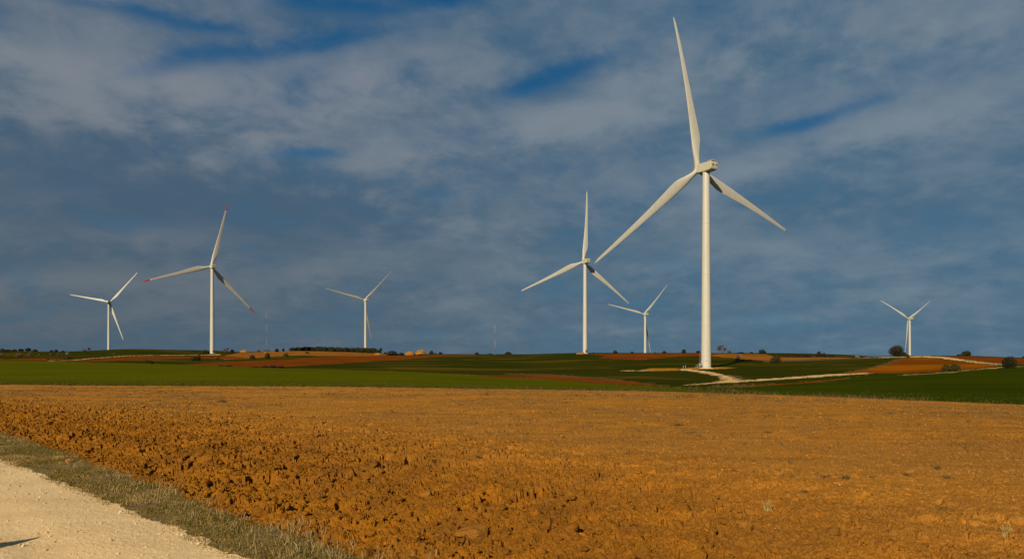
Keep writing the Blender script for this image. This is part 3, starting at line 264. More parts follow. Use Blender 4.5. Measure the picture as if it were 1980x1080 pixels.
def terrain(x,y):
    """smooth height of the land (m), road under the tripod = 0"""
    x=np.asarray(x,float); y=np.asarray(y,float)
    r=np.hypot(x,y); th=np.arctan2(x,y); lim=math.atan(UF[-1]); lim0=math.atan(UF[0])
    u=np.tan(np.clip(th,lim0,lim)); d=np.where((th>lim0)&(th<lim),y,r*np.cos(np.clip(th,lim0,lim)))
    d=np.clip(d,0,8999.)
    fi=np.clip((u-UF[0])/(UF[-1]-UF[0])*(len(UF)-1),0,len(UF)-1.001); i=fi.astype(int); fi=fi-i
    j=np.clip(np.searchsorted(LD,d)-1,0,len(LD)-2); fj=(d-LD[j])/(LD[j+1]-LD[j])
    z=((TABF[j,i]*(1-fi)+TABF[j,i+1]*fi)*(1-fj)+(TABF[j+1,i]*(1-fi)+TABF[j+1,i+1]*fi)*fj)
    return z
# ---------------------------------------------------------------- object helpers
def tag(o,label=None,cat=None,group=None,kind=None):
    if label: o['label']=label
    if cat: o['category']=cat
    if group: o['group']=group
    if kind: o['kind']=kind
    return o
def mesh(name,verts,faces,mats=(),parent=None,smooth=True,tint=None,mi=None):
    """verts (N,3); faces: list of integer arrays (each (M,3) or (M,4))"""
    me=bpy.data.meshes.new(name); verts=np.ascontiguousarray(verts,np.float32)
    faces=[np.asarray(f,np.int32) for f in faces if len(f)]
    me.vertices.add(len(verts)); me.vertices.foreach_set('co',verts.ravel())
    tot=sum(len(f) for f in faces); li=np.concatenate([f.ravel() for f in faces])
    cnt=np.concatenate([np.full(len(f),f.shape[1],np.int32) for f in faces]); st=np.concatenate([[0],np.cumsum(cnt)[:-1]]).astype(np.int32)
    me.loops.add(len(li)); me.loops.foreach_set('vertex_index',li)
    me.polygons.add(tot); me.polygons.foreach_set('loop_start',st)
    try: me.polygons.foreach_set('loop_total',cnt)
    except Exception: pass
    me.polygons.foreach_set('use_smooth',np.full(tot,bool(smooth)))
    for m in (mats if isinstance(mats,(list,tuple)) else [mats]): me.materials.append(m)
    if mi is not None: me.polygons.foreach_set('material_index',np.asarray(mi,np.int32))
    if tint is not None:
        a=me.attributes.new('tint','FLOAT','POINT'); a.data.foreach_set('value',np.asarray(tint,np.float32))
    me.update(calc_edges=True)
    o=bpy.data.objects.new(name,me); C.objects.link(o)
    if parent: o.parent=parent
    return o
def obj_bm(name,bm,mats,parent=None,smooth=False):
    me=bpy.data.meshes.new(name); bmesh.ops.recalc_face_normals(bm,faces=bm.faces); bm.to_mesh(me); bm.free()
    for m in (mats if isinstance(mats,(list,tuple)) else [mats]): me.materials.append(m)
    if smooth: me.polygons.foreach_set('use_smooth',np.ones(len(me.polygons),bool))
    o=bpy.data.objects.new(name,me); C.objects.link(o)
    if parent: o.parent=parent
    return o
def empty(name,loc,rz=0):
    o=bpy.data.objects.new(name,None); C.objects.link(o); o.location=loc; o.rotation_euler=(0,0,rz); o.empty_display_size=.5; return o
def bm_box(bm,x0,x1,y0,y1,z0,z1):
    v=[bm.verts.new(p) for p in ((x0,y0,z0),(x1,y0,z0),(x1,y1,z0),(x0,y1,z0),(x0,y0,z1),(x1,y0,z1),(x1,y1,z1),(x0,y1,z1))]
    for f in ((0,3,2,1),(4,5,6,7),(0,1,5,4),(1,2,6,5),(2,3,7,6),(3,0,4,7)): bm.faces.new([v[i] for i in f])
def tube(pts,rad,sides=6,cap=True):
    """tapered tube along points -> verts, quads"""
    pts=np.asarray(pts,float); n=len(pts); V=[];Q=[]
    d=np.gradient(pts,axis=0); d/=np.linalg.norm(d,axis=1)[:,None]+1e-9
    up=np.array([0,0,1.]) if abs(d[0][2])<.9 else np.array([1.,0,0])
    for i in range(n):
        a=np.cross(d[i],up); a/=np.linalg.norm(a)+1e-9; b=np.cross(d[i],a)
        t=np.arange(sides)*2*np.pi/sides
        V.append(pts[i]+rad[i]*(np.cos(t)[:,None]*a+np.sin(t)[:,None]*b))
    for i in range(n-1):
        for j in range(sides): Q.append((i*sides+j,i*sides+(j+1)%sides,(i+1)*sides+(j+1)%sides,(i+1)*sides+j))
    return np.concatenate(V),np.array(Q)
class Acc:
    def __init__(s): s.v=[];s.q=[];s.t=[];s.n=0;s.tint=[]
    def add(s,v,q=(),t=(),tint=None):
        v=np.asarray(v,float)
        if len(q): s.q.append(np.asarray(q)+s.n)
        if len(t): s.t.append(np.asarray(t)+s.n)
        s.v.append(v); s.n+=len(v); s.tint.append(np.full(len(v),.5) if tint is None else np.broadcast_to(tint,(len(v),)))
    def build(s,name,mats,parent=None,smooth=True,tint=True):
        f=[]
        if s.q: f.append(np.concatenate(s.q))
        if s.t: f.append(np.concatenate(s.t))
        return mesh(name,np.concatenate(s.v),f,mats,parent,smooth,np.concatenate(s.tint) if tint else None)
# ---------------------------------------------------------------- numpy noise
def hsh(ix,iy,s):
    n=(ix.astype(np.int64)*374761393+iy.astype(np.int64)*668265263+s*1442695041)&0xffffffff
    n=((n^(n>>13))*1274126177)&0xffffffff; n=((n^(n>>16))*2246822519)&0xffffffff
    return ((n^(n>>15))&0xffffff)/float(0xffffff)
def vnoise(x,y,s=0):
    ix=np.floor(x);iy=np.floor(y);fx=x-ix;fy=y-iy; fx=fx*fx*fx*(fx*(fx*6-15)+10); fy=fy*fy*fy*(fy*(fy*6-15)+10)
    a=hsh(ix,iy,s);b=hsh(ix+1,iy,s);c=hsh(ix,iy+1,s);d=hsh(ix+1,iy+1,s)
    return (a*(1-fx)+b*fx)*(1-fy)+(c*(1-fx)+d*fx)*fy
def fbm(x,y,o=4,s=0,g=.5):
    t=0;a=1;w=0
    for i in range(o): t=t+a*vnoise(x*2**i+17.3*i,y*2**i-9.1*i,s+i); w+=a; a*=g
    return t/w
def worley(x,y,s=0):
    ix=np.floor(x);iy=np.floor(y); f1=np.full(x.shape,9.);idv=np.zeros(x.shape)
    for i in (-1,0,1):
        for j in (-1,0,1):
            cx=ix+i;cy=iy+j; d=(cx+hsh(cx,cy,s)-x)**2+(cy+hsh(cx,cy,s+7)-y)**2
            m=d<f1; f1=np.where(m,d,f1); idv=np.where(m,hsh(cx,cy,s+13),idv)
    return np.sqrt(f1),idv
# ---------------------------------------------------------------- materials
def mat(name,build,rough=.9,spec=.15):
    if spec<.06: spec=0.
    m=bpy.data.materials.new(name); m.use_nodes=True; t=m.node_tree; b=t.nodes['Principled BSDF']
    b.inputs['Roughness'].default_value=rough; b.inputs['Specular IOR Level'].default_value=spec
    kk=NT(t); pos=t.nodes.new('ShaderNodeNewGeometry').outputs['Position']; r=build(kk,pos,b)
    if r is not None: kk.put(r,b.inputs['Base Color'])
    return m
def bump(k,b,h,strength,dist):
    n=k.n.new('ShaderNodeBump'); n.inputs['Strength'].default_value=strength; n.inputs['Distance'].default_value=dist
    k.l.new(h,n.inputs['Height']); k.l.new(n.outputs[0],b.inputs['Normal'])
def c4(r,g,b): return (r,g,b,1)
def flat(*c): return lambda k,p,b: c4(*c)
def soil_of(f=1.0):
  def soil(k,p,b):
    n1=k.noise(p,.11,6,.62); n2=k.noise(p,.9,6,.65); n3=k.noise(p,14,6,.7); n4=k.noise(p,60,3,.6)
    ln=k.noise(k.mapping(p,rot=(0,0,R_(45)),scale=(.12,1,1)),1.1,4,.6)      # streaks left by the plough, along the road
    rough=k.attr('rough')                                                  # freshly turned strip along the road: damper, redder
    dry=k.mix(k.sm(n1,.36,.62),c4(.305*f,.136*f,.029*f),c4(.395*f,.165*f,.021*f))
    dry=k.mix(k.sm(n2,.35,.68,0,.7),dry,c4(.205*f,.098*f,.020*f)); dry=k.mix(k.sm(ln,.48,.66,0,.45),dry,c4(.195*f,.092*f,.019*f))
    wet=k.mix(k.sm(n2,.32,.66),c4(.25*f,.097*f,.008*f),c4(.16*f,.065*f,.010*f)); wet=k.mix(k.sm(ln,.5,.68,0,.6),wet,c4(.135*f,.055*f,.010*f))
    c=k.mix(rough,dry,wet)
    c=k.mix(k.sm(n3,.46,.74,0,.8),c,k.mix(.35,c,c4(.44*f,.205*f,.024*f)))
    c=k.mix(k.sm(n4,.5,.7,0,.6),c,c4(.10*f,.042*f,.010*f))
    bump(k,b,k.m('ADD',n3,k.m('MULTIPLY',n4,.8)),.8,.03)
    return c
  return soil
def earth(c1,c2,sc=.06):
    def f(k,p,b):
        q=k.mapping(p,scale=(1,.35,1)); n=k.noise(q,sc,6,.6); n2=k.noise(p,.9,6,.7); n3=k.noise(k.mapping(p,rot=(0,0,.5),scale=(.06,1,1)),.35,4,.6)
        c=k.mix(k.sm(n,.35,.65),c4(*c1),c4(*c2)); c=k.mix(k.sm(n3,.4,.65,0,.4),c,c4(c1[0]*.75,c1[1]*.75,c1[2]*.75))
        bump(k,b,n2,.6,.25); return k.mix(k.sm(n2,.5,.75,0,.5),c,c4(c2[0]*.6,c2[1]*.65,c2[2]*.8))
    return f
def crop(c1,c2,c3,am=0.,sc=.03):
    def f(k,p,b):
        n=k.noise(p,sc,5,.6); n2=k.noise(p,1.6,6,.75); row=k.noise(k.mapping(p,rot=(0,0,R_(-8)),scale=(.02,1,1)),.55,4,.6)
        pt=k.noise(k.mapping(p,loc=(31,7,0),scale=(.45,1,1)),.022,6,.62,.6)
        c=k.mix(k.sm(n,.35,.65),c4(*c1),c4(*c2)); c=k.mix(k.sm(row,.4,.68,0,.6),c,c4(c2[0]*1.5,c2[1]*1.35,c2[2]*1.2))
        if am>0: c=k.mix(k.sm(pt,.6-am*.12,.72,0,am),c,c4(*c3))
        rot=k.mapping(p,rot=(0,0,R_(-8))); sx=k.n.new('ShaderNodeSeparateXYZ'); k.l.new(rot,sx.inputs[0]); yy=k.m('ADD',sx.outputs[1],k.m('MULTIPLY',k.m('SUBTRACT',n,.5),9.))
        tl=k.m('ABSOLUTE',k.m('SUBTRACT',k.m('FRACT',k.m('DIVIDE',yy,13.)),.5)); tram=k.m('MULTIPLY',k.sm(tl,.025,.06,1.,0.),k.sm(n2,.35,.6))
        c=k.mix(k.m('MULTIPLY',tram,.4),c,c4(c1[0]*1.5+.015,c1[1]*1.1+.004,c1[2]*1.2))
        c=k.mix(k.sm(n2,.45,.75,0,.6),c,c4(c1[0]*.5,c1[1]*.55,c1[2]*.6))
        bump(k,b,n2,.8,.2); return c
    return f
def gravel(k,p,b):
    n=k.noise(p,.7,5,.6); n2=k.noise(p,22,6,.7); v=k.n.new('ShaderNodeTexVoronoi'); k.l.new(p,v.inputs['Vector']); v.inputs['Scale'].default_value=55
    vd=v.outputs['Distance']; n3=k.noise(p,150,3,.6)
    c=k.mix(k.sm(n,.3,.7),c4(.58,.415,.215),c4(.49,.335,.16)); c=k.mix(k.sm(n2,.4,.7,0,.5),c,c4(.60,.45,.26)); ln=k.noise(k.mapping(p,rot=(0,0,R_(45)),scale=(.05,1,1)),1.6,4,.6); c=k.mix(k.sm(ln,.45,.62,0,.35),c,c4(.42,.29,.145)); c=k.mix(k.sm(n3,.55,.75,0,.3),c,c4(.40,.29,.17))
    bump(k,b,k.m('ADD',k.m('MULTIPLY',n2,.8),k.m('SUBTRACT',.6,k.m('MULTIPLY',vd,.8))),.4,.012); return c
def tinted(c1,c2,c3=None,rough=.8,trans=0.):
    def f(k,p,b):
        t=k.attr('tint'); c=k.mix(t,c4(*c1),c4(*c2))
        if c3: c=k.mix(k.sm(k.noise(p,1.1,3,.5),.48,.62),c,c4(*c3))
        return c
    return f
def track_m(c1,c2):
    def f(k,p,b):
        n=k.noise(p,.25,5,.6); n2=k.noise(p,2.5,5,.7); c=k.mix(k.sm(n,.35,.65),c4(*c1),c4(*c2)); c=k.mix(k.sm(n2,.45,.7,0,.5),c,c4(c1[0]*1.1,c1[1]*1.1,c1[2]*1.1)); bump(k,b,n2,.5,.06); return c
    return f
def paint(c,dirt=.12,rough=.42):
    def f(k,p,b):
        n=k.noise(k.mapping(p,scale=(1,1,.06)),1.2,5,.6); n2=k.noise(p,.35,4,.6)
        b.inputs['Roughness'].default_value=rough; b.inputs['Specular IOR Level'].default_value=.35
        x=k.mix(k.sm(n,.45,.75,0,dirt*2),c4(*c),c4(c[0]*.78,c[1]*.76,c[2]*.7)); return k.mix(k.sm(n2,.45,.7,0,dirt),x,c4(c[0]*.85,c[1]*.84,c[2]*.8))
    return f
M={
'soil':mat('ploughed soil',soil_of(),1,0),
'gravel':mat('pale gravel',gravel,.95,.1),
'verge':mat('verge ground',earth((.16,.11,.045),(.11,.08,.03),.8),1,.05),
'crop_olive':mat('young crop',crop((.047,.057,.0018),(.066,.066,.0025),(.085,.066,.004),.45),1,0),  # paler olive green than the right-hand crop
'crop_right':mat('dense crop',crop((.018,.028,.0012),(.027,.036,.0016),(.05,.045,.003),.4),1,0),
'meadow':mat('thin grass',crop((.015,.022,.0024),(.024,.027,.003),(.11,.062,.008),.95,.02),1,0),
'red':mat('red earth',earth((.105,.028,.004),(.15,.042,.006)),1,0),
'red2':mat('ploughed red earth',earth((.11,.031,.0025),(.26,.082,.004),.02),1,0),
'ochre':mat('ochre stubble',earth((.175,.066,.010),(.24,.098,.018)),1,0),
'ochre2':mat('ochre bank',earth((.28,.12,.012),(.34,.155,.02)),1,0),
'track':mat('pale track',track_m((.40,.255,.105),(.52,.35,.165)),1,0),
'track3':mat('weedy pale track',track_m((.26,.165,.06),(.42,.28,.125)),1,0),
'track2':mat('overgrown track',track_m((.12,.09,.03),(.42,.29,.13)),1,.05),
'dry':mat('dry margin',earth((.095,.062,.028),(.07,.05,.022),.3),1,.05),
'white':mat('turbine paint',paint((.395,.38,.325),.24)),
'white_n':mat('nacelle paint',paint((.40,.375,.28),.22,.5)),
'redpaint':mat('red paint',paint((.42,.028,.028),.1)),
'darkvent':mat('dark louvre',flat(.02,.021,.022),.6,.3),
'steel':mat('galvanised steel',paint((.30,.30,.29),.2,.5)),
'mast_red':mat('mast red',flat(.15,.085,.085),.6,.2),'mast_white':mat('mast white',flat(.33,.33,.32),.6,.2),
'door':mat('brown door',flat(.16,.07,.03),.6,.2),
'concrete':mat('concrete',track_m((.42,.38,.31),(.5,.45,.36)),.9,.1),
'bark':mat('bark',track_m((.075,.055,.04),(.05,.04,.03)),1,.05),
'oak':mat('evergreen leaves',tinted((.013,.014,.005),(.027,.024,.007)),.75,.2),
'bush':mat('bush leaves',tinted((.032,.025,.009),(.06,.047,.017)),1,0),
'olive':mat('olive bush leaves',tinted((.036,.034,.010),(.064,.055,.018)),1,0),
'pale':mat('leafless twigs',tinted((.075,.05,.032),(.125,.09,.062)),1,0),
'blossom':mat('blossom twigs',tinted((.17,.105,.09),(.27,.185,.165)),.9,.1),
'bare':mat('reddish twigs',tinted((.07,.034,.022),(.11,.06,.04)),.9,.1),
'heap':mat('dark brush',tinted((.017,.011,.008),(.032,.02,.013)),.9,.1),
'mound':mat('ochre mound',earth((.19,.085,.016),(.30,.14,.03),.6),1,.05),
'mound2':mat('brown mound',earth((.16,.07,.025),(.26,.12,.04),.4),1,.05),
'grass':mat('verge grass blades',tinted((.085,.072,.010),(.19,.135,.036),(.25,.17,.06)),1,0),
'straw':mat('dry straw',tinted((.18,.125,.05),(.31,.22,.10)),1,0),
'weed':mat('dry weed',tinted((.075,.05,.020),(.14,.09,.036)),1,0),
'clod':mat('soil clods',soil_of(.9),1,0),
'stone':mat('pale stones',tinted((.36,.20,.05),(.46,.29,.10)),.9,.15),
'gstone':mat('road stones',tinted((.38,.265,.135),(.56,.41,.235)),.9,.15),
'crop_blade':mat('cereal blades',tinted((.024,.034,.002),(.048,.053,.005)),.8,.1),
'straw_clump':mat('straw clump',tinted((.26,.165,.05),(.38,.255,.09)),1,0),
'margin':mat('margin weeds',tinted((.035,.028,.009),(.10,.068,.026)),1,0),
'wood':mat('weathered wood',flat(.2,.16,.12),.8,.1),
}
# ---------------------------------------------------------------- the land: one continuous grid, cut into its fields
def road_n(x,y): return (x+y)*.70710678
def road_s(x,y): return (y-x)*.70710678
eu=np.array([e[0] for e in FIELD_EDGE]); ed=np.array([e[1] for e in FIELD_EDGE],float)
def field_edge(x,y):
    th=np.arctan2(x,y); u=np.tan(np.clip(th,math.atan(eu[0]),math.atan(eu[-1]))); return pchip(eu,ed,u)
def in_field(x,y):
    n=road_n(x,y); r=np.hypot(x,y); return (n>4.0)&(np.where(y>0,y,r)<field_edge(x,y))
def verge_out(s): return 3.50+.30*fbm(s*.35,s*0+2,3,5)+.5*np.clip((s-6)/14,0,1)
def roughness(x,y):
    n=road_n(x,y); s=road_s(x,y)
    e=9.3+np.clip((s-5)*-.55,-.5,3)*-1.0+1.6*(fbm(x*.35,y*.35,3,81)-.5)
    return np.clip(1-(n-e+3.2)/(6.2+2.5*np.clip((s-4)/20,0,1)),0,1)**.85
def micro(x,y):
    """relief that can be seen up close: clods, furrows, ruts"""
    r=np.hypot(x,y); h=np.zeros(x.shape); n=road_n(x,y); s=road_s(x,y)
    rg=roughness(x,y)
    fld=np.clip((n-verge_out(s))/.35,0,1)*np.clip((field_edge(x,y)-y)/2.5,0,1)*(r<175)
    m=fld>0
    X,Y=x[m],y[m]; g=rg[m]; wx=X+.10*(fbm(X*3,Y*3,2,31)-.5); wy=Y+.10*(fbm(X*3+9,Y*3,2,32)-.5)
    a,ia=worley(wx*2.6,wy*2.6,3); b,ib=worley(wx*6.1,wy*6.1,4); c,ic=worley(wx*14,wy*14,6)
    lump=lambda f,i,t:np.clip(1-f*1.25,0,1)**.6*np.clip((i-t)/(1-t),0,1)
    dd_,idd=worley(wx*27,wy*27,8)
    z=.12*g*lump(a,ia,.62)*fbm(X*.9,Y*.9,2,40)+(.014+.028*g)*lump(b,ib,.55)+(.014+.020*g)*lump(c,ic,.35)+.035*(fbm(X*.95,Y*.95,3,18)-.5)+(.012+.014*g)*lump(dd_,idd,.25)+(.014+.03*g)*(fbm(X*18,Y*18,4,19,.65)-.5)
    z+=(.03+.05*g)*(fbm(X*1.7,Y*1.7,4,11)-.5)+.10*(fbm(X*.22,Y*.22,3,12)-.5)
    pit=np.clip(fbm(X*3.6,Y*3.6,4,51)-.64,0,1)*4.2*g*np.clip(fbm(X*.7,Y*.7,2,53)*3-.9,0,1)+np.clip(fbm(X*9,Y*9,3,52)-.66,0,1)*1.4*(g+.2); z-=np.clip(pit,0,.2)
    nn=n[m]+.35*(fbm(X*.3,Y*.3,3,21)-.5)
    z+=(.010+.085*g*fbm(X*.25,Y*.25,2,22))*np.sin(nn*2*np.pi/1.7)+.05*g*(fbm(X*2.2,Y*2.2,3,23)-.5)*2+.02*(fbm(X*6,Y*6,4,13)-.5)
    z-=.10*np.clip(1-(n[m]-verge_out(s[m]))/1.0,0,1)
    h[m]=z*fld[m]
    rd=(n<3.3)&(n>-2.6)&(r<60); X,Y=x[rd],y[rd]
    f=np.clip((3.3-n[rd])/.5,0,1); b,ib=worley(X*16,Y*16,9)
    h[rd]+=f*(.005*np.clip(1-b*1.6,0,1)*(ib>.6)+.012*(fbm(X*1.5,Y*1.5,3,14)-.5)+.005*(fbm(X*14,Y*14,3,15)-.5)-.02*np.exp(-((n[rd]-1.7)/.3)**2)-.02*np.exp(-((n[rd]-.1)/.3)**2))
    vg=(n>=2.8)&(n<4.9)&(r<90); X,Y=x[vg],y[vg]
    h[vg]+=(1-fld[vg])*np.clip((n[vg]-2.8)/.4,0,1)*(.05*(fbm(X*2.2,Y*2.2,4,16)-.3)+.03*(fbm(X*9,Y*9,3,17)-.5))
    far=r>90; X,Y=x[far],y[far]
    h[far]+=np.clip((r[far]-90)/200,0,1)*(.5*(fbm(X*.012,Y*.012,4,61)-.5))*(r[far]<2500)
    return h
def land(x,y):
    x=np.atleast_1d(np.asarray(x,float)); y=np.atleast_1d(np.asarray(y,float)); return terrain(x,y)+micro(x,y)
NCOL=1240
th=np.concatenate([np.linspace(-math.pi,R_(-70),40)[:-1],np.linspace(R_(-70),R_(-38.5),70)[:-1],np.linspace(R_(-38.5),R_(38.5),NCOL),np.linspace(R_(38.5),R_(70),70)[1:],np.linspace(R_(70),math.pi,40)[1:]])
rows=[.3,.8,1.5,2.2,3,3.8,4.4,4.9]; d=5.2
while d<70: rows.append(d); d+=max(d*d/1303*.46,.011)
while d<1000: rows.append(d); d*=1.0065
while d<9000: rows.append(d); d*=1.05
rr=np.array(rows)
secant=1/np.maximum(np.cos(np.clip(th,R_(-40),R_(40))),.5)
GX=rr[:,None]*np.sin(th)[None,:]*secant; GY=rr[:,None]*np.cos(th)[None,:]*secant
sh=GX.shape; gx=GX.ravel(); gy=GY.ravel()
gz=land(gx,gy)
V=np.stack([gx,gy,gz],1); nr,ncl=sh
print('land grid',sh)
I=np.arange(nr*ncl).reshape(sh); Q=np.stack([I[:-1,:-1],I[:-1,1:],I[1:,1:],I[1:,:-1]],-1).reshape(-1,4)[:,::-1]
cx=gx[Q].mean(1); cy=gy[Q].mean(1); cr=np.hypot(cx,cy)
jx=cx+1.4*np.clip(cr/250,.1,1)*(fbm(cx*.35,cy*.35,3,71)-.5)*4; jy=cy+1.4*np.clip(cr/250,.1,1)*(fbm(cx*.35+50,cy*.35,3,72)-.5)*4
def inside(px,py,poly):
    P=np.array(poly,float); res=np.zeros(len(px),bool)
    bb=(px>=P[:,0].min())&(px<=P[:,0].max())&(py>=P[:,1].min())&(py<=P[:,1].max()); ix=np.where(bb)[0]
    X,Y=px[ix],py[ix]; r=np.zeros(len(ix),bool); j=len(P)-1
    for i in range(len(P)):
        xi,yi=P[i];xj,yj=P[j]; c=((yi>Y)!=(yj>Y))
        if c.any(): r^=c&(X<(xj-xi)*(Y-yi)/((yj-yi) if yj!=yi else 1e-9)+xi)
        j=i
    res[ix]=r; return res
zone=np.zeros(len(Q),int)                                   # 0 = meadow
for i,(nm,mt,pl) in enumerate(FIELDS): zone[inside(jx,jy,pl)]=i+10
nq=road_n(cx,cy); sq=road_s(cx,cy)
edge=field_edge(cx,cy)+1.6*(fbm(cx*.8,cy*.8,3,73)-.5)
pl=(nq>3.3)&(np.where(cy>0,cy,cr)<edge); zone[pl]=1
vo=verge_out(sq)+.35*(fbm(cx*3,cy*3,3,74)-.5)
vg=(nq<=vo)&(cr<200); zone[vg]=2
ro=(nq<2.92+.22*(fbm(cx*2.5,cy*2.5,3,75)-.5))&(nq>-2.4)&(cr<200); zone[ro]=3
def piece(name,mk,sel,kind='structure'):
    q=Q[sel]; u,inv=np.unique(q,return_inverse=True); v=V[u]
    o=mesh(name,v,[inv.reshape(-1,4)],M[mk],None,mk!='soil')
    if mk=='soil':
        a=o.data.attributes.new('rough','FLOAT','POINT'); a.data.foreach_set('value',roughness(v[:,0],v[:,1]).astype(np.float32))
    return tag(o,kind=kind)
piece('meadow_ground','meadow',zone==0); piece('ploughed_field','soil',zone==1); piece('verge_ground','verge',zone==2); piece('gravel_road','gravel',zone==3)
for i,(nm,mt,pl) in enumerate(FIELDS):
    s=zone==i+10
    if s.any(): piece(nm,mt,s)
del Q,cx,cy,jx,jy
def gz_at(x,y): return float(land(x,y)[0])
# ---------------------------------------------------------------- wind turbines
def lathe(prof,sides=48,axis='z'):
    prof=np.array(prof,float); t=np.arange(sides)*2*np.pi/sides; V=[];Q=[]
    for r,h in prof:
        p=np.stack([r*np.cos(t),r*np.sin(t),np.full(sides,h)],1)
        V.append(p if axis=='z' else p[:,[0,2,1]]*np.array([1,1,-1]))
    for i in range(len(prof)-1):
        for j in range(sides): Q.append((i*sides+j,i*sides+(j+1)%sides,(i+1)*sides+(j+1)%sides,(i+1)*sides+j))
    return np.concatenate(V),np.array(Q)
RB=66.0
def blade_sections(c,r0,r1,n,wf=1.0):
    out=[]
    for r in np.linspace(r0,r1,n):
        f=r/RB
        ch=np.interp(f,[0,.03,.06,.10,.14,.18,.22,.27,.35,.5,.7,.88,.96,.985,1.],[2.3,2.3,2.4,3.1,4.0,4.7,4.85,4.6,4.0,3.0,2.15,1.45,1.1,.7,.15])
        ch*=wf
        tr=np.interp(f,[0,.035,.09,.15,.22,.35,.6,1],[1,1,.72,.46,.34,.26,.2,.16])
        tw=R_(np.interp(f,[0,.1,.25,.5,1],[6,6,3,0,-1]))
        pa=np.interp(f,[0,.04,.2,1],[.5,.5,.30,.28])
        m=20; t=np.arange(m)*2*np.pi/m; e=np.interp(f,[0,.04,.2],[0,0,1])
        xs=.5-.5*np.cos(t)                          # 0 leading .. 1 trailing
        air=np.sign(np.sin(t))*5*.5*(.2969*np.sqrt(xs)-.126*xs-.3516*xs**2+.2843*xs**3-.1036*xs**4)*2*.5
        circ=.5*np.sin(t); y=(circ*(1-e)+air*2*e*.5)*ch*tr/(1 if True else 1)
        y=np.where(e>0,(circ*(1-e)*ch*tr+air*2*e*.5*ch*tr*1.0),circ*ch*tr)
        x=(xs-pa)*ch
        X=x*math.cos(tw)+y*math.sin(tw)*-1; Y=x*math.sin(tw)*-1+y*math.cos(tw)
        out.append(np.stack([X,Y+c*f*f,np.full(m,r)],1))
    return out
def blade_mesh(secs):
    m=len(secs[0]); V=np.concatenate(secs); Q=[]
    for i in range(len(secs)-1):
        for j in range(m): Q.append((i*m+j,i*m+(j+1)%m,(i+1)*m+(j+1)%m,(i+1)*m+j))
    tri=[]; V=np.concatenate([V,[secs[-1].mean(0)]])
    b=(len(secs)-1)*m
    for j in range(m): tri.append((b+j,b+(j+1)%m,len(V)-1))
    return V,[np.array(Q),np.array(tri)]
def nacelle_bm():
    bm=bmesh.new()
    prof=[(3.4,-1.55),(3.4,1.6),(2.6,1.85),(-3.4,2.0),(-5.5,2.0),(-5.8,1.6),(-5.8,-1.1),(-5.1,-1.7),(-2.2,-1.9),(2.6,-1.9)]
    L=[[bm.verts.new((s*1.95*(0.86 if y>3 else 1),y,z)) for y,z in prof] for s in (-1,1)]
    n=len(prof)
    for i in range(n): bm.faces.new([L[0][i],L[0][(i+1)%n],L[1][(i+1)%n],L[1][i]])
    bm.faces.new(L[0]); bm.faces.new(L[1][::-1])
    bmesh.ops.recalc_face_normals(bm,faces=bm.faces)
    bmesh.ops.bevel(bm,geom=[e for e in bm.edges if e.calc_face_angle(0)>.6],offset=.22,segments=3,affect='EDGES')
    return bm
def hood_bm():
    bm=bmesh.new(); bm_box(bm,-1.85,1.85,-5.95,-3.3,1.9,2.32)
    bmesh.ops.recalc_face_normals(bm,faces=bm.faces); bmesh.ops.bevel(bm,geom=list(bm.edges),offset=.2,segments=3,affect='EDGES'); return bm
def panel_on_tower(r,ang,w,z0,z1,out):
    """a curved plate lying on the tower wall"""
    n=6; a=np.linspace(ang-w/2/r,ang+w/2/r,n); V=[];Q=[]
    for rr_ in (r+out,r-.05):
        for z in (z0,z1): V+= [(rr_*math.cos(t),rr_*math.sin(t),z) for t in a]
    for i in range(n-1):
        Q+=[(i,i+1,n+i+1,n+i),(2*n+i,3*n+i,3*n+i+1,2*n+i+1),(n+i,n+i+1,3*n+i+1,3*n+i),(i,2*n+i,2*n+i+1,i+1)]
    Q+=[(0,n,3*n,2*n),(n-1,3*n-1,4*n-1,2*n-1)]
    return np.array(V),np.array(Q)
TL={'main':'largest white wind turbine, nearest of all, its tower standing where the pale track bends',
'mid':'second largest plain white wind turbine, just left of the nearest one',
'red':'white wind turbine with red blade tips on the left ridge',
'far_l':'leftmost small white wind turbine behind the green hill at left',
'far_c':'small white wind turbine rising behind the long dark tree row',
'far_r':'small white wind turbine between the two largest plain white ones',
'far_rr':'smallest and rightmost white wind turbine beside the big round oak'}
nac_me=hood_me=None
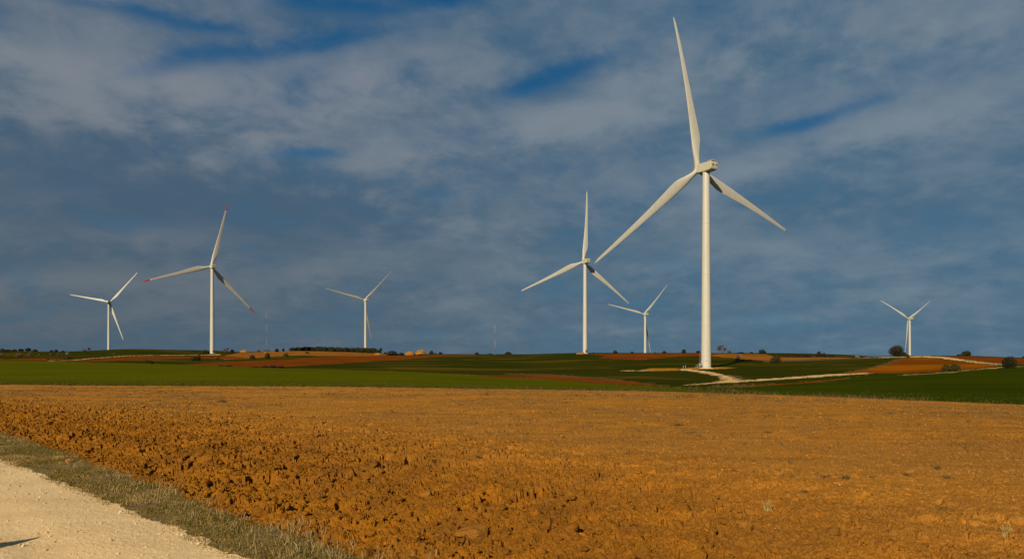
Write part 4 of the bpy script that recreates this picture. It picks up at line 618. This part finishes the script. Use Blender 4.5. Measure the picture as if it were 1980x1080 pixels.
for key,tx,ty,tz,Zh,yaw,ph,cn,tilt,ov in TURBINES:
    tz=gz_at(tx,ty)-.05; H=Zh-tz
    root=tag(empty('wind_turbine',(tx,ty,tz),R_(yaw)),TL[key],'wind turbine','wind turbines of the wind farm')
    top=H-1.95; rb,rt=2.12,1.52; rad=lambda z:rb+(rt-rb)*min(1,max(0,(z-2)/(top-2)))
    prof=[(rb,-2.0),(rb,2.0)]
    for f in (.22,.48,.74):
        z=f*top; r=rad(z); prof+=[(r,z-.22),(r+.06,z-.20),(r+.06,z+.20),(r,z+.22)]
    prof+=[(rt,top-.5),(rt+.06,top-.45),(rt+.06,top),(.2,top)]
    v,q=lathe(prof,64); tw=mesh('tower',v,[q],M['white'],root); 
    tw.data.set_sharp_from_angle(angle=R_(35))
    v,q=lathe([(3.3,-2),(3.3,.12),(3.2,.2),(rb-.05,.26)],40); mesh('foundation',v,[q],M['concrete'],root,smooth=False)
    aim=math.atan2(-ty,-tx)-R_(yaw)
    if key=='main':
        v,q=panel_on_tower(rb,aim+.12,1.5,3.1,3.36,.03); mesh('number_plate',v,[q],M['mast_white'],tw)
        v,q=panel_on_tower(rb,aim-1.25,1.0,1.1,3.3,.04); d=mesh('door',v,[q],M['steel'],tw)
        v,q=lathe([(rb+.02,.5),(rb+.05,.52),(rb+.05,.66),(rb+.02,.68)],64); mesh('base_flange',v,[q],M['steel'],tw)
    elif key in('mid','red'):
        v,q=panel_on_tower(rb,aim+.55,1.5,.9,3.6,.05); d=mesh('door',v,[q],M['door'],tw)
    fr=empty('nacelle_frame',(0,0,0)); bpy.data.objects.remove(fr)
    if nac_me is None:
        nac=obj_bm('nacelle',nacelle_bm(),M['white_n'],root,True); nac.data.set_sharp_from_angle(angle=R_(30)); nac_me=nac.data
        hood=obj_bm('cooler_hood',hood_bm(),M['white_n'],nac); hood_me=hood.data
        vb=bmesh.new(); bm_box(vb,-1.25,0,-5.86,-5.5,-.1,.85); vent=obj_bm('vent',vb,M['darkvent'],nac); vent_me=vent.data
        vb=bmesh.new(); bm_box(vb,.85,1.35,-5.86,-5.5,-.1,.85); obj_bm('vent',vb,M['darkvent'],nac); vent2_me=bpy.data.objects[nac.children[-1].name].data
        sb=bmesh.new()
        for i in range(5): bm_box(sb,-1.25,0,-5.92,-5.862,-.06+i*.18,.03+i*.18)
        obj_bm('louvre',sb,M['steel'],nac); louvre_me=nac.children[-1].data
    else:
        nac=bpy.data.objects.new('nacelle',nac_me); C.objects.link(nac); nac.parent=root
        for nm,me in (('cooler_hood',hood_me),('vent',vent_me),('vent',vent2_me),('louvre',louvre_me)):
            o=bpy.data.objects.new(nm,me); C.objects.link(o); o.parent=nac
    dz=(ov-3.4)                                   # nacelle nose meets the hub
    nac.location=(0,dz-1.0 if dz>1 else -.6,H-.05); nac.rotation_euler=(R_(min(tilt,5)),0,0)
    if key=='red': nac.scale=(1,.72,1)
    v,q=lathe([(rt+.12,top-.05),(rt+.12,top+.35)],40); mesh('yaw_bearing',v,[q],M['darkvent'],root)
    ms,mq=tube([(0,-5.2,2.2),(0,-5.2,3.3)],[.05,.03],5); mesh('wind_vane',ms,[mq],M['steel'],nac)
    tl=R_(tilt); a=Vector((0,math.cos(tl),math.sin(tl))); up=Vector((0,-math.sin(tl),math.cos(tl))); ex=Vector((1,0,0))
    v,q=lathe([(.01,1.9),(.7,1.75),(1.25,1.25),(1.55,.5),(1.62,-.3),(1.55,-1.3),(1.2,-1.7)],36); v=np.stack([v[:,0],v[:,2],v[:,1]],1)
    hub=mesh('hub',v,[q[:,::-1]],M['white_n'],root); hub.location=(0,ov,H); hub.rotation_euler=(tl,0,0)
    red=key=='red'
    V1,F1=blade_mesh(blade_sections(cn,.8,RB*(.89 if red else 1),46,.76 if key.startswith('far') else 1.0)); bme=None
    for i in range(3):
        t=R_(ph)+i*2*math.pi/3; b=math.cos(t)*ex+math.sin(t)*up; tr=math.sin(t)*ex-math.cos(t)*up
        mt=Matrix((tr,a,b)).transposed().to_4x4(); mt.translation=(0,ov,H)
        if bme is None:
            bl=mesh('blade',V1,F1,M['white'],root); bme=bl.data
            if red: V2,F2=blade_mesh(blade_sections(cn,RB*.89,RB,12)); tip=mesh('blade_tip',V2,F2,M['redpaint'],bl); tme=tip.data
        else:
            bl=bpy.data.objects.new('blade',bme); C.objects.link(bl); bl.parent=root
            if red: tip=bpy.data.objects.new('blade_tip',tme); C.objects.link(tip); tip.parent=bl
        bl.matrix_local=mt
        if red: tip['label']='red blade tip'
# ---------------------------------------------------------------- lattice masts
def lattice(name,x,y,h,w,label,bands):
    root=tag(empty(name,(x,y,gz_at(x,y)-.2)),label,'mast','thin lattice masts on the skyline')
    legs=[(w*.577*math.cos(t),w*.577*math.sin(t)) for t in (.3,.3+2.094,.3+4.189)]
    for i in range(bands):
        z0,z1=h*i/bands,h*(i+1)/bands; A=Acc()
        for (lx,ly) in legs: A.add(*tube([(lx,ly,z0),(lx,ly,z1)],[.035,.035],5))
        n=max(3,int((z1-z0)/1.1)); 
        for j in range(n):
            za=z0+(z1-z0)*j/n; zb=z0+(z1-z0)*(j+1)/n
            for s in range(3):
                p,q=legs[s],legs[(s+1)%3]
                if j%2: p,q=q,p
                A.add(*tube([(p[0],p[1],za),(q[0],q[1],zb)],[.022,.022],4))
        A.build('mast_section',M['mast_red'] if i%2==(bands-1)%2 else M['mast_white'],root,tint=False)
    v,q=lathe([(.8,-.6),(.8,.25),(.01,.26)],12); mesh('mast_foot',v,[q],M['concrete'],root)
lattice('lattice_mast',*MASTS[0][:2],MASTS[0][2],.95,'taller red and white lattice mast on the left skyline right of the red-tipped turbine',7)
lattice('lattice_mast',*MASTS[1][:2],MASTS[1][2],.85,'shorter red and white lattice mast on the skyline in the middle of the photo',5)
# ---------------------------------------------------------------- hut, posts, pole and stair at the feet of the machines
x,y,h,w=HUT[0]; root=tag(empty('hut',(x,y,gz_at(x,y)-.1),R_(18)),'low dark-roofed hut at the foot of the left mast','hut')
b=bmesh.new(); bm_box(b,-w/2,w/2,-1.6,1.6,-.5,h*.62); obj_bm('wall',b,M['mound'],root)
b=bmesh.new(); vs=[b.verts.new(p) for p in ((-w/2-.3,-1.9,h*.62),(w/2+.3,-1.9,h*.62),(w/2+.3,1.9,h*.62),(-w/2-.3,1.9,h*.62),(-w/2-.3,0,h),(w/2+.3,0,h))]
for f in ((0,1,5,4),(2,3,4,5),(0,4,3),(1,2,5),(3,2,1,0)): b.faces.new([vs[i] for i in f])
obj_bm('roof',b,M['heap'],root); b=bmesh.new(); bm_box(b,-.5,.5,-1.66,-1.603,-.1,1.25); obj_bm('door',b,M['door'],root)
for i,(x,y,h,w) in enumerate(POSTS):
    root=tag(empty('marker_post',(x,y,gz_at(x,y))),('shorter','taller')[i]+' white marker post left of the nearest turbine base','post','marker posts by the nearest turbine')
    v,q=lathe([(.11,-.3),(.11,h*.8),(.02,h)],12); mesh('post',v,[q],M['mast_white'],root)
    v,q=lathe([(.125,h*.55),(.125,h*.72)],12); mesh('reflector_band',v,[q],M['darkvent'],root)
x,y,h,w=POLE[0]; root=tag(empty('thin_pole',(x,y,gz_at(x,y))),'thin grey pole beside the left of the nearest turbine tower','pole')
v,q=tube([(0,0,-.3),(0,0,h)],[.07,.045],8); mesh('pole',v,[q],M['steel'],root); b=bmesh.new(); bm_box(b,-.22,.22,-.15,.15,.6,1.5); obj_bm('cabinet',b,M['mast_white'],root)
# steel stair to the tower door, on the left flank of the nearest tower
tx,ty=TURBINES[0][1:3]; x,y=tx-3.3,ty-1.2; root=tag(empty('access_stair',(x,y,gz_at(x,y)),R_(-15)),'small steel stair at the left foot of the nearest turbine','stair')
A=Acc()
b=bmesh.new()
for i in range(5): bm_box(b,-1.5+i*.3,-1.22+i*.3,-.5,.5,.18+i*.2,.22+i*.2)
bm_box(b,.02,1.3,-.5,.5,1.18,1.23); obj_bm('step',b,M['steel'],root)
for s in (-.5,.5):
    A=Acc(); A.add(*tube([(-1.5,s,.1),(0,s,1.15),(1.3,s,1.15)],[.05]*3,5)); A.add(*tube([(-1.4,s,1.1),(0,s,2.15),(1.3,s,2.15)],[.04]*3,5))
    for px,pz in ((-1.4,.2),(-.7,.7),(0,0),(1.25,0)): A.add(*tube([(px,s,pz),(px,s,pz+1 if pz else 2.15)],[.035]*2,5))
    A.build('handrail',M['steel'],root,tint=False)
# unseen post added beyond the left edge, shaped to cast the road shadow
tipx,tipy=-4.88,7.34
ph_=1.25; L_=ph_/math.tan(SUN_EL); x,y=tipx-L_*math.sin(SUN_AZ),tipy-L_*math.cos(SUN_AZ)
root=tag(empty('shadow_caster_post',(x,y,gz_at(x,y))),'pointed wooden post added out of view at left to cast the road shadow','post')
v,q=lathe([(.23,-.3),(.23,ph_-.5),(.02,ph_)],10); mesh('post',v,[q],M['wood'],root)
# ---------------------------------------------------------------- earth mounds
ML=['left of two ochre earth mounds near the middle skyline','right and taller of two ochre earth mounds near the middle skyline','low ochre mound on the left skyline right of the red-tipped turbine','brown earth mound at the left foot of the middle turbine tower','low pale mound at the right end of the long tree row']
for i,(x,y,h,w) in enumerate(MOUNDS):
    n=28; a=np.linspace(0,2*np.pi,n,endpoint=False); V2=[];Q2=[]
    rings=np.linspace(1,0,9); h=max(h,1.6)
    for j,r in enumerate(rings):
        X=r*w/2*np.cos(a); Y=r*w*.4*np.sin(a); z=h*np.clip((1-r**4),0,1)*(.55+.9*fbm(X*.55+i*9,Y*.55,4,90+i))-.3*(r>.99)
        V2.append(np.stack([X,Y,z],1))
        if j:
            for t in range(n): Q2.append(((j-1)*n+t,(j-1)*n+(t+1)%n,j*n+(t+1)%n,j*n+t))
    o=mesh('earth_mound',np.concatenate(V2),[np.array(Q2)],M['mound2' if i==3 else 'mound']); o.location=(x,y,gz_at(x,y)-.1)
    tag(o,ML[i],'mound','earth mounds')
# ---------------------------------------------------------------- trees and bushes
def leaves(rs,centres,radii,n,size,shell=.55,flatten=1.0):
    """n leaf-clump quads through the volume of some lobes -> verts, quads, tint"""
    c=np.array(centres); r=np.array(radii); w=(r[:,0]*r[:,1]*r[:,2])**.667; pick=rs.choice(len(c),n,p=w/w.sum())
    d=rs.normal(size=(n,3)); d/=np.linalg.norm(d,axis=1)[:,None]; rad=(shell+(1.06-shell)*rs.rand(n))[:,None]**.7
    rad*=1+.06*rs.normal(size=(n,1)); p=c[pick]+d*r[pick]*rad
    p[:,2]=np.maximum(p[:,2],.02)
    nrm=d+rs.normal(size=(n,3))*.7; nrm/=np.linalg.norm(nrm,axis=1)[:,None]
    t=np.cross(nrm,rs.normal(size=(n,3))); t/=np.linalg.norm(t,axis=1)[:,None]; b=np.cross(nrm,t)
    s=size*(.55+.9*rs.rand(n,1))
    q=np.stack([p-t*s-b*s*.6,p+t*s*.9-b*s*.7,p+t*s+b*s*.6,p-t*s*.8+b*s*.75],1).reshape(-1,3)
    tint=np.repeat(np.clip(rs.normal(.45,.3,n),0,1),4)
    return q,np.arange(n*4).reshape(-1,4),tint
def limb(A,rs,p,d,L,r,depth,spread=.7,tips=None):
    pts=[p]; q=np.array(p,float); dd=np.array(d,float)
    for i in range(3):
        dd=dd+rs.normal(size=3)*.16; dd/=np.linalg.norm(dd); q=q+dd*L/3; pts.append(q.copy())
    A.add(*tube(pts,np.linspace(r,r*.55,4),5))
    if depth==0:
        if tips is not None: tips.append(q)
        return
    for i in range(3 if depth>1 else 4):
        nd=dd+rs.normal(size=3)*spread; nd[2]+=.25; nd/=np.linalg.norm(nd); limb(A,rs,q if i<2 else pts[2],nd,L*.66,r*.5,depth-1,spread,tips)
def plant(i,x,y,h,w,kind,label,cat,group):
    rs=np.random.RandomState(1000+i); z=gz_at(x,y)-.06; h=max(h,.5)
    px=h*1400/math.hypot(x,y); area=h*w*(1400/math.hypot(x,y))**2
    n=int(np.clip(area*11,300,6500)); size=max(.13,.75/1400*math.hypot(x,y)*.9)
    if kind in('heap',): size*=.9
    name='evergreen_tree' if kind in('oak','bigoak','stem') and cat=='tree' else ('leafless_tree' if kind=='bare' else ('evergreen_bush' if kind in('oak','bigoak') else 'shrub'))
    root=tag(empty(name,(x,y,z),rs.uniform(0,6.28)*0),label,cat,group)
    mk={'oak':'oak','bigoak':'oak','stem':'oak','bush':'olive' if 'olive' in label else 'bush','pale':'blossom' if 'pink' in label else 'pale','bare':'bare','heap':'heap'}[kind]
    A=Acc(); tips=[]
    if kind in('bare',):
        limb(A,rs,(0,0,-.2),(rs.normal()*.05,rs.normal()*.05,1),h*.34,max(.05*h,.12),3,.8,tips)
        T=np.array(tips); sc=np.array([w/2/max(1e-3,np.abs(T[:,0]).max()),w/2/max(1e-3,np.abs(T[:,1]).max()),h*.95/T[:,2].max()])
        for k_ in range(len(A.v)): A.v[k_]=A.v[k_]*sc
        T=T*sc; A.build('trunk',M['bark'],root)
        q,f,t=leaves(rs,T,np.tile([[.2*w,.2*w,.14*h]],(len(T),1)),max(420,n//2),size*.55,.1)
        mesh('crown',q,[f],M[mk],root,False,t); return root
    if kind=='stem':
        A.add(*tube([(0,0,-.2),(.05,0,h*.4),(0,0,h*.7)],[.16,.12,.1],6)); A.build('trunk',M['bark'],root)
        q,f,t=leaves(rs,[(0,0,h*.72),(.2,0,h*.85)],[(w/2,w/2,h*.27)]*2,n,size*.8); mesh('crown',q,[f],M[mk],root,False,t); return root
    # lobes
    cs=[];rd=[]
    nl={'oak':7,'bigoak':22,'bush':7,'pale':7,'heap':5}[kind]
    for j in range(nl):
        a=rs.uniform(0,6.28); rr_=rs.uniform(0,.62)
        lw=w/2*rs.uniform(.38,.6); lh=h*rs.uniform(.26,.40)
        zc=h*rs.uniform(.25,.68)*(1-.35*rr_)
        cs.append((math.cos(a)*rr_*w/2,math.sin(a)*rr_*w/2*.9,zc)); rd.append((lw,lw,lh))
    cs.append((0,0,h*.5)); rd.append((w*.40,w*.38,h*.46))
    if kind in('bush','pale','heap','oak'): cs+=[(-w*.22,0,h*.25),(w*.22,0,h*.25)]; rd+=[(w*.27,w*.27,h*.27)]*2
    cs=np.array(cs);rd=np.array(rd)
    over=(cs[:,2]+rd[:,2]).max(); cs[:,2]*=h/over*.97; rd[:,2]*=h/over*.97
    ext=np.abs(cs[:,0]).__add__(rd[:,0]).max(); cs[:,:2]*=w/2/ext; rd[:,:2]*=w/2/ext
    if kind in('pale',): sh_=.15; n=int(n*.6); size*=.7
    elif kind=='bush': sh_=.3; size*=.8
    else: sh_=.5
    q,f,t=leaves(rs,cs,rd,n,size*(.75 if kind=='bigoak' else .9),sh_); mesh('crown' if cat=='tree' or kind=='bigoak' else 'foliage',q,[f],M[mk],root,False,t)
    if cat=='tree' or kind=='bigoak':
        A.add(*tube([(0,0,-.3),(.03*w,0,h*.2),(0,.02*w,h*.45)],[.09*h,.065*h,.05*h],8))
        for j in range(3):
            a=j*2.1+rs.rand(); A.add(*tube([(0,0,h*.25),(math.cos(a)*w*.15,math.sin(a)*w*.15,h*.45),(math.cos(a)*w*.25,math.sin(a)*w*.25,h*.62)],[.05*h,.035*h,.02*h],6))
        A.build('trunk',M['bark'],root)
    else:
        for j in range(5):
            a=j*1.3+rs.rand(); A.add(*tube([(0,0,-.15),(math.cos(a)*w*.15,math.sin(a)*w*.12,h*.35),(math.cos(a)*w*.3,math.sin(a)*w*.25,h*.75)],[.03*h+.02,.022*h+.01,.012*h+.01],5))
        A.build('stem',M['bark'],root)
    return root
for i,(x,y,h,w,kd,lb,ct) in enumerate(PLANTS): plant(i,x,y,h,w,kd,lb,ct,{'tree':'trees scattered on the ridge','bush':'bushes and hedges between the fields'}[ct])
for i,(x,y,h,w) in enumerate(TREE_ROW):
    plant(500+i,x,y,h,w*1.45,'oak','round dark evergreen in the long tree row left of centre','tree','trees of the long dark row')
# ---------------------------------------------------------------- near ground: clods, stones, grass
def ico(sub):
    bm=bmesh.new(); bmesh.ops.create_icosphere(bm,subdivisions=sub,radius=1); v=np.array([p.co[:] for p in bm.verts]); f=np.array([[q.index for q in t.verts] for t in bm.faces]); bm.free(); return v,f
def rock_proto(sub,seed,amp,flat_=.7):
    v,f=ico(sub); rs=np.random.RandomState(seed); o=np.ones(len(v))
    for k_ in range(7):
        d=rs.normal(size=3); d/=np.linalg.norm(d); lim=rs.uniform(.55,.85); p=v@d; v=v-np.outer(np.clip(p-lim,0,9)*.85,d)      # broken facets
    v=v*(1+amp*rs.normal(size=(len(v),1)))*rs.uniform(.75,1.25,3)*np.array([1,1,flat_]); return v,f
def scatter(name,X,Y,S,protos,mk,sink=.25,rs=None,rough=False,label=None,zs=None):
    rs=rs or np.random.RandomState(1); Z=land(X,Y) if zs is None else zs; vs=[];fs=[];n0=0;rg=[];tn=[]
    pk=rs.randint(0,len(protos),len(X))
    for p,(pv,pf) in enumerate(protos):
        ix=np.where(pk==p)[0]; m=len(ix)
        if not m: continue
        a=rs.uniform(0,6.28,m); c_,s_=np.cos(a),np.sin(a); tl=rs.normal(0,.35,m)
        vx=pv[None,:,0]; vy=pv[None,:,1]; vz=pv[None,:,2]
        y2=vy*np.cos(tl)[:,None]-vz*np.sin(tl)[:,None]; z2=vy*np.sin(tl)[:,None]+vz*np.cos(tl)[:,None]
        st=rs.uniform(.75,1.3,(m,1)); x3=vx*st*c_[:,None]-y2*s_[:,None]; y3=vx*st*s_[:,None]+y2*c_[:,None]
        s=S[ix][:,None]; P_=np.stack([X[ix][:,None]+x3*s,Y[ix][:,None]+y3*s,Z[ix][:,None]+(z2+.6-sink*2)*s],-1)
        vs.append(P_.reshape(-1,3)); fs.append((pf[None]+(np.arange(m)*len(pv))[:,None,None]+n0).reshape(-1,3)); n0+=m*len(pv)
        rg.append(np.repeat(roughness(X[ix],Y[ix]),len(pv))); tn.append(np.repeat(rs.rand(m),len(pv)))
    o=mesh(name,np.concatenate(vs),[np.concatenate(fs)],M[mk],None,False,np.concatenate(tn))
    if rough: at=o.data.attributes.new('rough','FLOAT','POINT'); at.data.foreach_set('value',np.concatenate(rg).astype(np.float32))
    return o
rs=np.random.RandomState(77)
def wedge(n,d0,d1,um=.78):
    d=np.sqrt(rs.uniform(d0*d0,d1*d1,n)); u=rs.uniform(-um,um,n); return u*d,d
def keep(X,Y,f): m=f(X,Y); return X[m],Y[m]
on_field=lambda X,Y:(road_n(X,Y)>verge_out(road_s(X,Y))+.05)&(Y<field_edge(X,Y)-1.5)
hi=[rock_proto(2,s,.035) for s in range(6)]; lo=[rock_proto(1,20+s,.07) for s in range(5)]
def clods(n,d0,d1,smin,smax,pw,protos,bias):
    X,Y=keep(*wedge(n,d0,d1),on_field); g=roughness(X,Y); p=bias+(1-bias)*g*np.clip(fbm(X*1.1,Y*1.1,3,33)*2.2-.5,0,1); m=rs.rand(len(X))<p; X,Y,g=X[m],Y[m],g[m]
    S=smin*(1-rs.rand(len(X)))**(-pw); S=np.clip(S,smin,smax)*(.75+.5*g); return X,Y,S
a=clods(90000,5.6,26,.007,.04,.5,lo,.5); tag(scatter('soil_crumbs',*a,lo,'clod',.2,rs,True),'loose orange crumbs of turned soil over the ploughed field',kind='stuff')
a=clods(5000,5.6,26,.022,.08,.45,hi,.08); tag(scatter('soil_clods',*a,hi,'clod',.24,rs,True),'rough orange clods of turned soil in the ploughed field',kind='stuff')
a=clods(60000,24,125,.03,.11,.45,lo,.4); tag(scatter('soil_clods',*a,lo,'clod',.2,rs,True),'distant clods over the ploughed field',kind='stuff')
X,Y=keep(*wedge(2600,5.8,30),on_field); m=rs.rand(len(X))<np.clip(fbm(X*.5,Y*.5,3,44)*3-1.2,.05,1); tag(scatter('pebbles',X[m],Y[m],np.clip(.006*(1-rs.rand(m.sum()))**-.35,.006,.017),lo,'stone',.15,rs),'small pale pebbles lying on the ploughed soil',kind='stuff')
CL=['largest rounded clod of orange soil at the bottom, right of the verge','second rounded clod of soil right of the largest one at the bottom','upright lump of soil near the left of the rough furrows','small pale clod up the slope from the largest clod','flat pale clod in the furrows right of centre','cracked clod of soil near the bottom right of centre','clod with a black hollow beside it in the rough furrows']
for i,(x,y,h,w) in enumerate(BIGCLODS):
    v,f=rock_proto(3,300+i,.03,.75); v=v+.22*(np.stack([vnoise(v[:,0]*3+i,v[:,2]*3,5),vnoise(v[:,1]*3,v[:,0]*3+i,6),vnoise(v[:,2]*3+i,v[:,1]*3,8)],1)-.5)
    v=v/np.abs(v).max(0); o=mesh('soil_clod',v*np.array([w*.62,w*.55,h*.72]),[f],M['clod'],None,False); o.location=(x,y,gz_at(x,y)+h*.16); o.rotation_euler=(0,0,i*1.3)
    at=o.data.attributes.new('rough','FLOAT','POINT'); at.data.foreach_set('value',np.full(len(v),.35,np.float32)); tag(o,CL[i],'clod','large clods of soil')
for i,(x,y,h,w) in enumerate(STONES):
    v,f=rock_proto(2,400+i,.03,.7); v=v/np.abs(v).max(0); w*=.75; o=mesh('stone',v*np.array([w/2,w*.4,h*.6]),[f],M['gstone' if i else 'mound2'],None,False,np.full(len(v),.0)); o.location=(x,y,gz_at(x,y)+h*.2)
    tag(o,('brown flat stone at the far end of the grass verge','largest pale stone lying on the gravel road')[i],'stone','single stones by the road')
on_road=lambda X,Y:(road_n(X,Y)<2.95)&(road_n(X,Y)>-2.2)
X,Y=keep(*wedge(85000,5.4,24),on_road); S=np.clip(.0035*(1-rs.rand(len(X)))**-.42,.0035,.02); tag(scatter('road_gravel',X,Y,S,lo,'gstone',.2,rs),'loose pale gravel on the road',kind='stuff')
# grass blades: bent tapering strips
def blades(name,X,Y,L,Wd,lean,mk,tint,zoff=-.01,parent=None,Z=None):
    n=len(X); Z=(land(X,Y) if Z is None else Z)+zoff; a=rs.uniform(0,6.28,n); b=rs.uniform(0,6.28,n)
    dx_,dy_=np.cos(a)*lean,np.sin(a)*lean; wx,wy=np.cos(b)*Wd/2,np.sin(b)*Wd/2
    base=np.stack([X,Y,Z],1); mid=base+np.stack([dx_*L*.35,dy_*L*.35,L*np.sqrt(np.clip(1-lean**2*.3,.1,1))*.58],1); tip=base+np.stack([dx_*L,dy_*L,L*np.sqrt(np.clip(1-lean**2,.04,1))],1)
    w=np.stack([wx,wy,np.zeros(n)],1); P_=np.stack([base-w,base+w,mid-w*.75,mid+w*.75,tip],1).reshape(-1,3); i0=np.arange(n)*5
    return mesh(name,P_,[np.stack([i0,i0+1,i0+3,i0+2],1),np.stack([i0+2,i0+3,i0+4],1)],M[mk],parent,False,np.repeat(tint,5))
def strip(n,s0,s1,n0,n1,pw=1.0):
    s=s0+(s1-s0)*rs.rand(n)**pw; q=rs.uniform(n0,n1,n); return (q-s)*.70710678,(q+s)*.70710678,q,s
X,Y,q,s=strip(150000,4.5,34,2.78,4.5,1.55); e=verge_out(s); m=(q<e-.06+.13*rs.normal(size=len(q)))&(q>2.88+.1*rs.normal(size=len(q)))
dens=np.clip(fbm(X*1.7,Y*1.7,4,91)*3.4-1.15,.05,1); m&=rs.rand(len(q))<dens; X,Y,q,s=X[m],Y[m],q[m],s[m]; L=rs.uniform(.015,.055,len(X))*(.8+.6*fbm(X*.8,Y*.8,2,92))
tag(blades('verge_grass',X,Y,L,rs.uniform(.004,.008,len(X))*(1+s/30),np.clip(rs.normal(.75,.2,len(X)),.05,.98),'grass',np.clip(rs.normal(.45,.3,len(X)),0,1)),'short olive and dry grass of the verge between road and field',kind='stuff')
# tufts of tall dry stalks, mostly on the field side
TX=[];TY=[];TL_=[];
cX,cY,q,s=strip(650,4.8,36,3.1,4.4,1.3); e=verge_out(s); wgt=np.where(np.abs(q-e)<.3,1,.22)*np.clip(fbm(cX*.6,cY*.6,3,93)*3-1.0,.05,1); m=(rs.rand(len(q))<wgt)&(q<e+.25); cX,cY=cX[m],cY[m]
for x,y in zip(cX,cY):
    n=rs.randint(10,34); r=rs.uniform(.04,.16); TX.append(x+rs.normal(0,r,n)); TY.append(y+rs.normal(0,r,n)); TL_.append(rs.uniform(.05,.17,n)*rs.uniform(.5,1.2))
TX=np.concatenate(TX);TY=np.concatenate(TY);TL_=np.concatenate(TL_)
tag(blades('dry_grass',TX,TY,TL_,rs.uniform(.003,.006,len(TX))*(1+np.hypot(TX,TY)/25),np.clip(rs.normal(.68,.25,len(TX)),.05,.98),'straw',rs.rand(len(TX))),'tall dry straw-coloured grass along the field side of the verge',kind='stuff')
# withered weeds lying on the ploughed ground
TX=[];TY=[];TL_=[]
cX,cY=keep(*wedge(15000,9,122),on_field); m=(roughness(cX,cY)<.5)&(rs.rand(len(cX))<np.clip(fbm(cX*.12,cY*.12,3,94)*4-1.3,.1,1)); cX,cY=cX[m],cY[m]
for x,y in zip(cX,cY):
    n=rs.randint(8,26); r=rs.uniform(.06,.42); TX.append(x+rs.normal(0,r,n)); TY.append(y+rs.normal(0,r*.4,n)); TL_.append(rs.uniform(.04,.13,n))
TX=np.concatenate(TX);TY=np.concatenate(TY);TL_=np.concatenate(TL_)
tag(blades('withered_weeds',TX,TY,TL_,rs.uniform(.006,.016,len(TX))*(1+np.hypot(TX,TY)/40),np.clip(rs.normal(.75,.2,len(TX)),.1,.98),'weed',rs.rand(len(TX))),'flattened withered weeds scattered over the ploughed field',kind='stuff')
WL=['largest dark dry weed on the ploughed field at right, first of the row','small dark weed just right of the largest dry weed','long low weed in the row of dry weeds at right','upright dark weed near the right end of the weed row','long weed lowest at the right end of the weed row','straw-coloured tuft standing alone in the soil right of centre','long dark weed patch in the upper middle of the ploughed field','thin weed streak just below the long patch in the upper middle','dark weed patch near the far left edge of the ploughed field','greyish weed patch above the row of dry weeds','wide dry weed low at the right side of the ploughed field','straw-coloured clump near the bottom right corner','dark weed below the row of dry weeds, left of it','small weed left of the row of dry weeds','greyish weed left of centre beyond the rough furrows','small weed at the edge of the rough furrows left of centre']
for i,(x,y,h,w) in enumerate(WEEDS):
    n=int(170*max(1,w/.3)); a=rs.uniform(0,6.28,n); r=np.clip(np.abs(rs.normal(0,.33,n)),0,.85)*w/2; X=x+np.cos(a)*r; Y=y+np.sin(a)*r*.7; st='straw' in WL[i]
    o=blades('dry_weed',X,Y,rs.uniform(.5,1.1,n)*max(h,.05),np.full(n,.0045*(1+y/16)),np.clip(rs.normal(.45 if st else .6,.25,n),.05,.97),'straw_clump' if st else 'weed',rs.rand(n)); tag(o,WL[i],'weed','single dry weeds on the ploughed field')
# young cereal along the near rim of the green fields
u=rs.uniform(-.78,.78,30000); dd=field_edge(u*100,np.full(len(u),100.))+np.abs(rs.normal(0,16,len(u)))-.4; X,Y=u*dd,dd; kp=rs.rand(len(u))<np.clip(.8-u,.15,1); X,Y=X[kp],Y[kp]
tag(blades('crop_rim',X,Y,rs.uniform(.10,.24,len(X)),rs.uniform(.03,.07,len(X)),np.clip(rs.normal(.45,.2,len(X)),.05,.95),'crop_blade',rs.rand(len(X))),'young green cereal along the near rim of the green fields',kind='stuff')
# ragged dry growth along the field edges
MX=[];MY=[]
for nm,mt,pl in FIELDS:
    P_=np.array(pl); N_=np.roll(P_,-1,0); L_=np.hypot(*(N_-P_).T); ok=(L_<60)&(P_[:,1]>60)&(P_[:,1]<640)&(np.abs(P_[:,0])<.76*P_[:,1])
    for a,b,l in zip(P_[ok],N_[ok],L_[ok]):
        m=rs.poisson(l*.45*np.clip(180/a[1],.4,1.3)); t=rs.rand(m,1); q=a+(b-a)*t+rs.normal(0,.8,(m,2)); MX.append(q[:,0]); MY.append(q[:,1])
MX=np.concatenate(MX);MY=np.concatenate(MY); kp=rs.rand(len(MX))<np.clip(fbm(MX*.06,MY*.06,3,95)*4-1.5,.05,1); MX,MY=MX[kp],MY[kp]
u=rs.uniform(-.78,.78,900); dd=field_edge(u*100,np.full(900,100.))+rs.normal(0,.7,900); kp=rs.rand(900)<np.clip(fbm(u*18,u*0+3,3,96)*4-1.6,.04,1); MX=np.concatenate([MX,(u*dd)[kp]]); MY=np.concatenate([MY,dd[kp]])
n=9; X=np.repeat(MX,n)+rs.normal(0,.35,len(MX)*n); Y=np.repeat(MY,n)+rs.normal(0,.35,len(MX)*n); sz=np.repeat(rs.uniform(.18,.62,len(MX)),n)
tag(blades('margin_growth',X,Y,sz*rs.uniform(.5,1.1,len(X)),.03+.10*np.clip(Y/500,0,1)+rs.uniform(0,.05,len(X)),np.clip(rs.normal(.5,.25,len(X)),.05,.95),'margin',rs.rand(len(X))),'ragged dry weeds along the edges of the fields and tracks',kind='stuff')
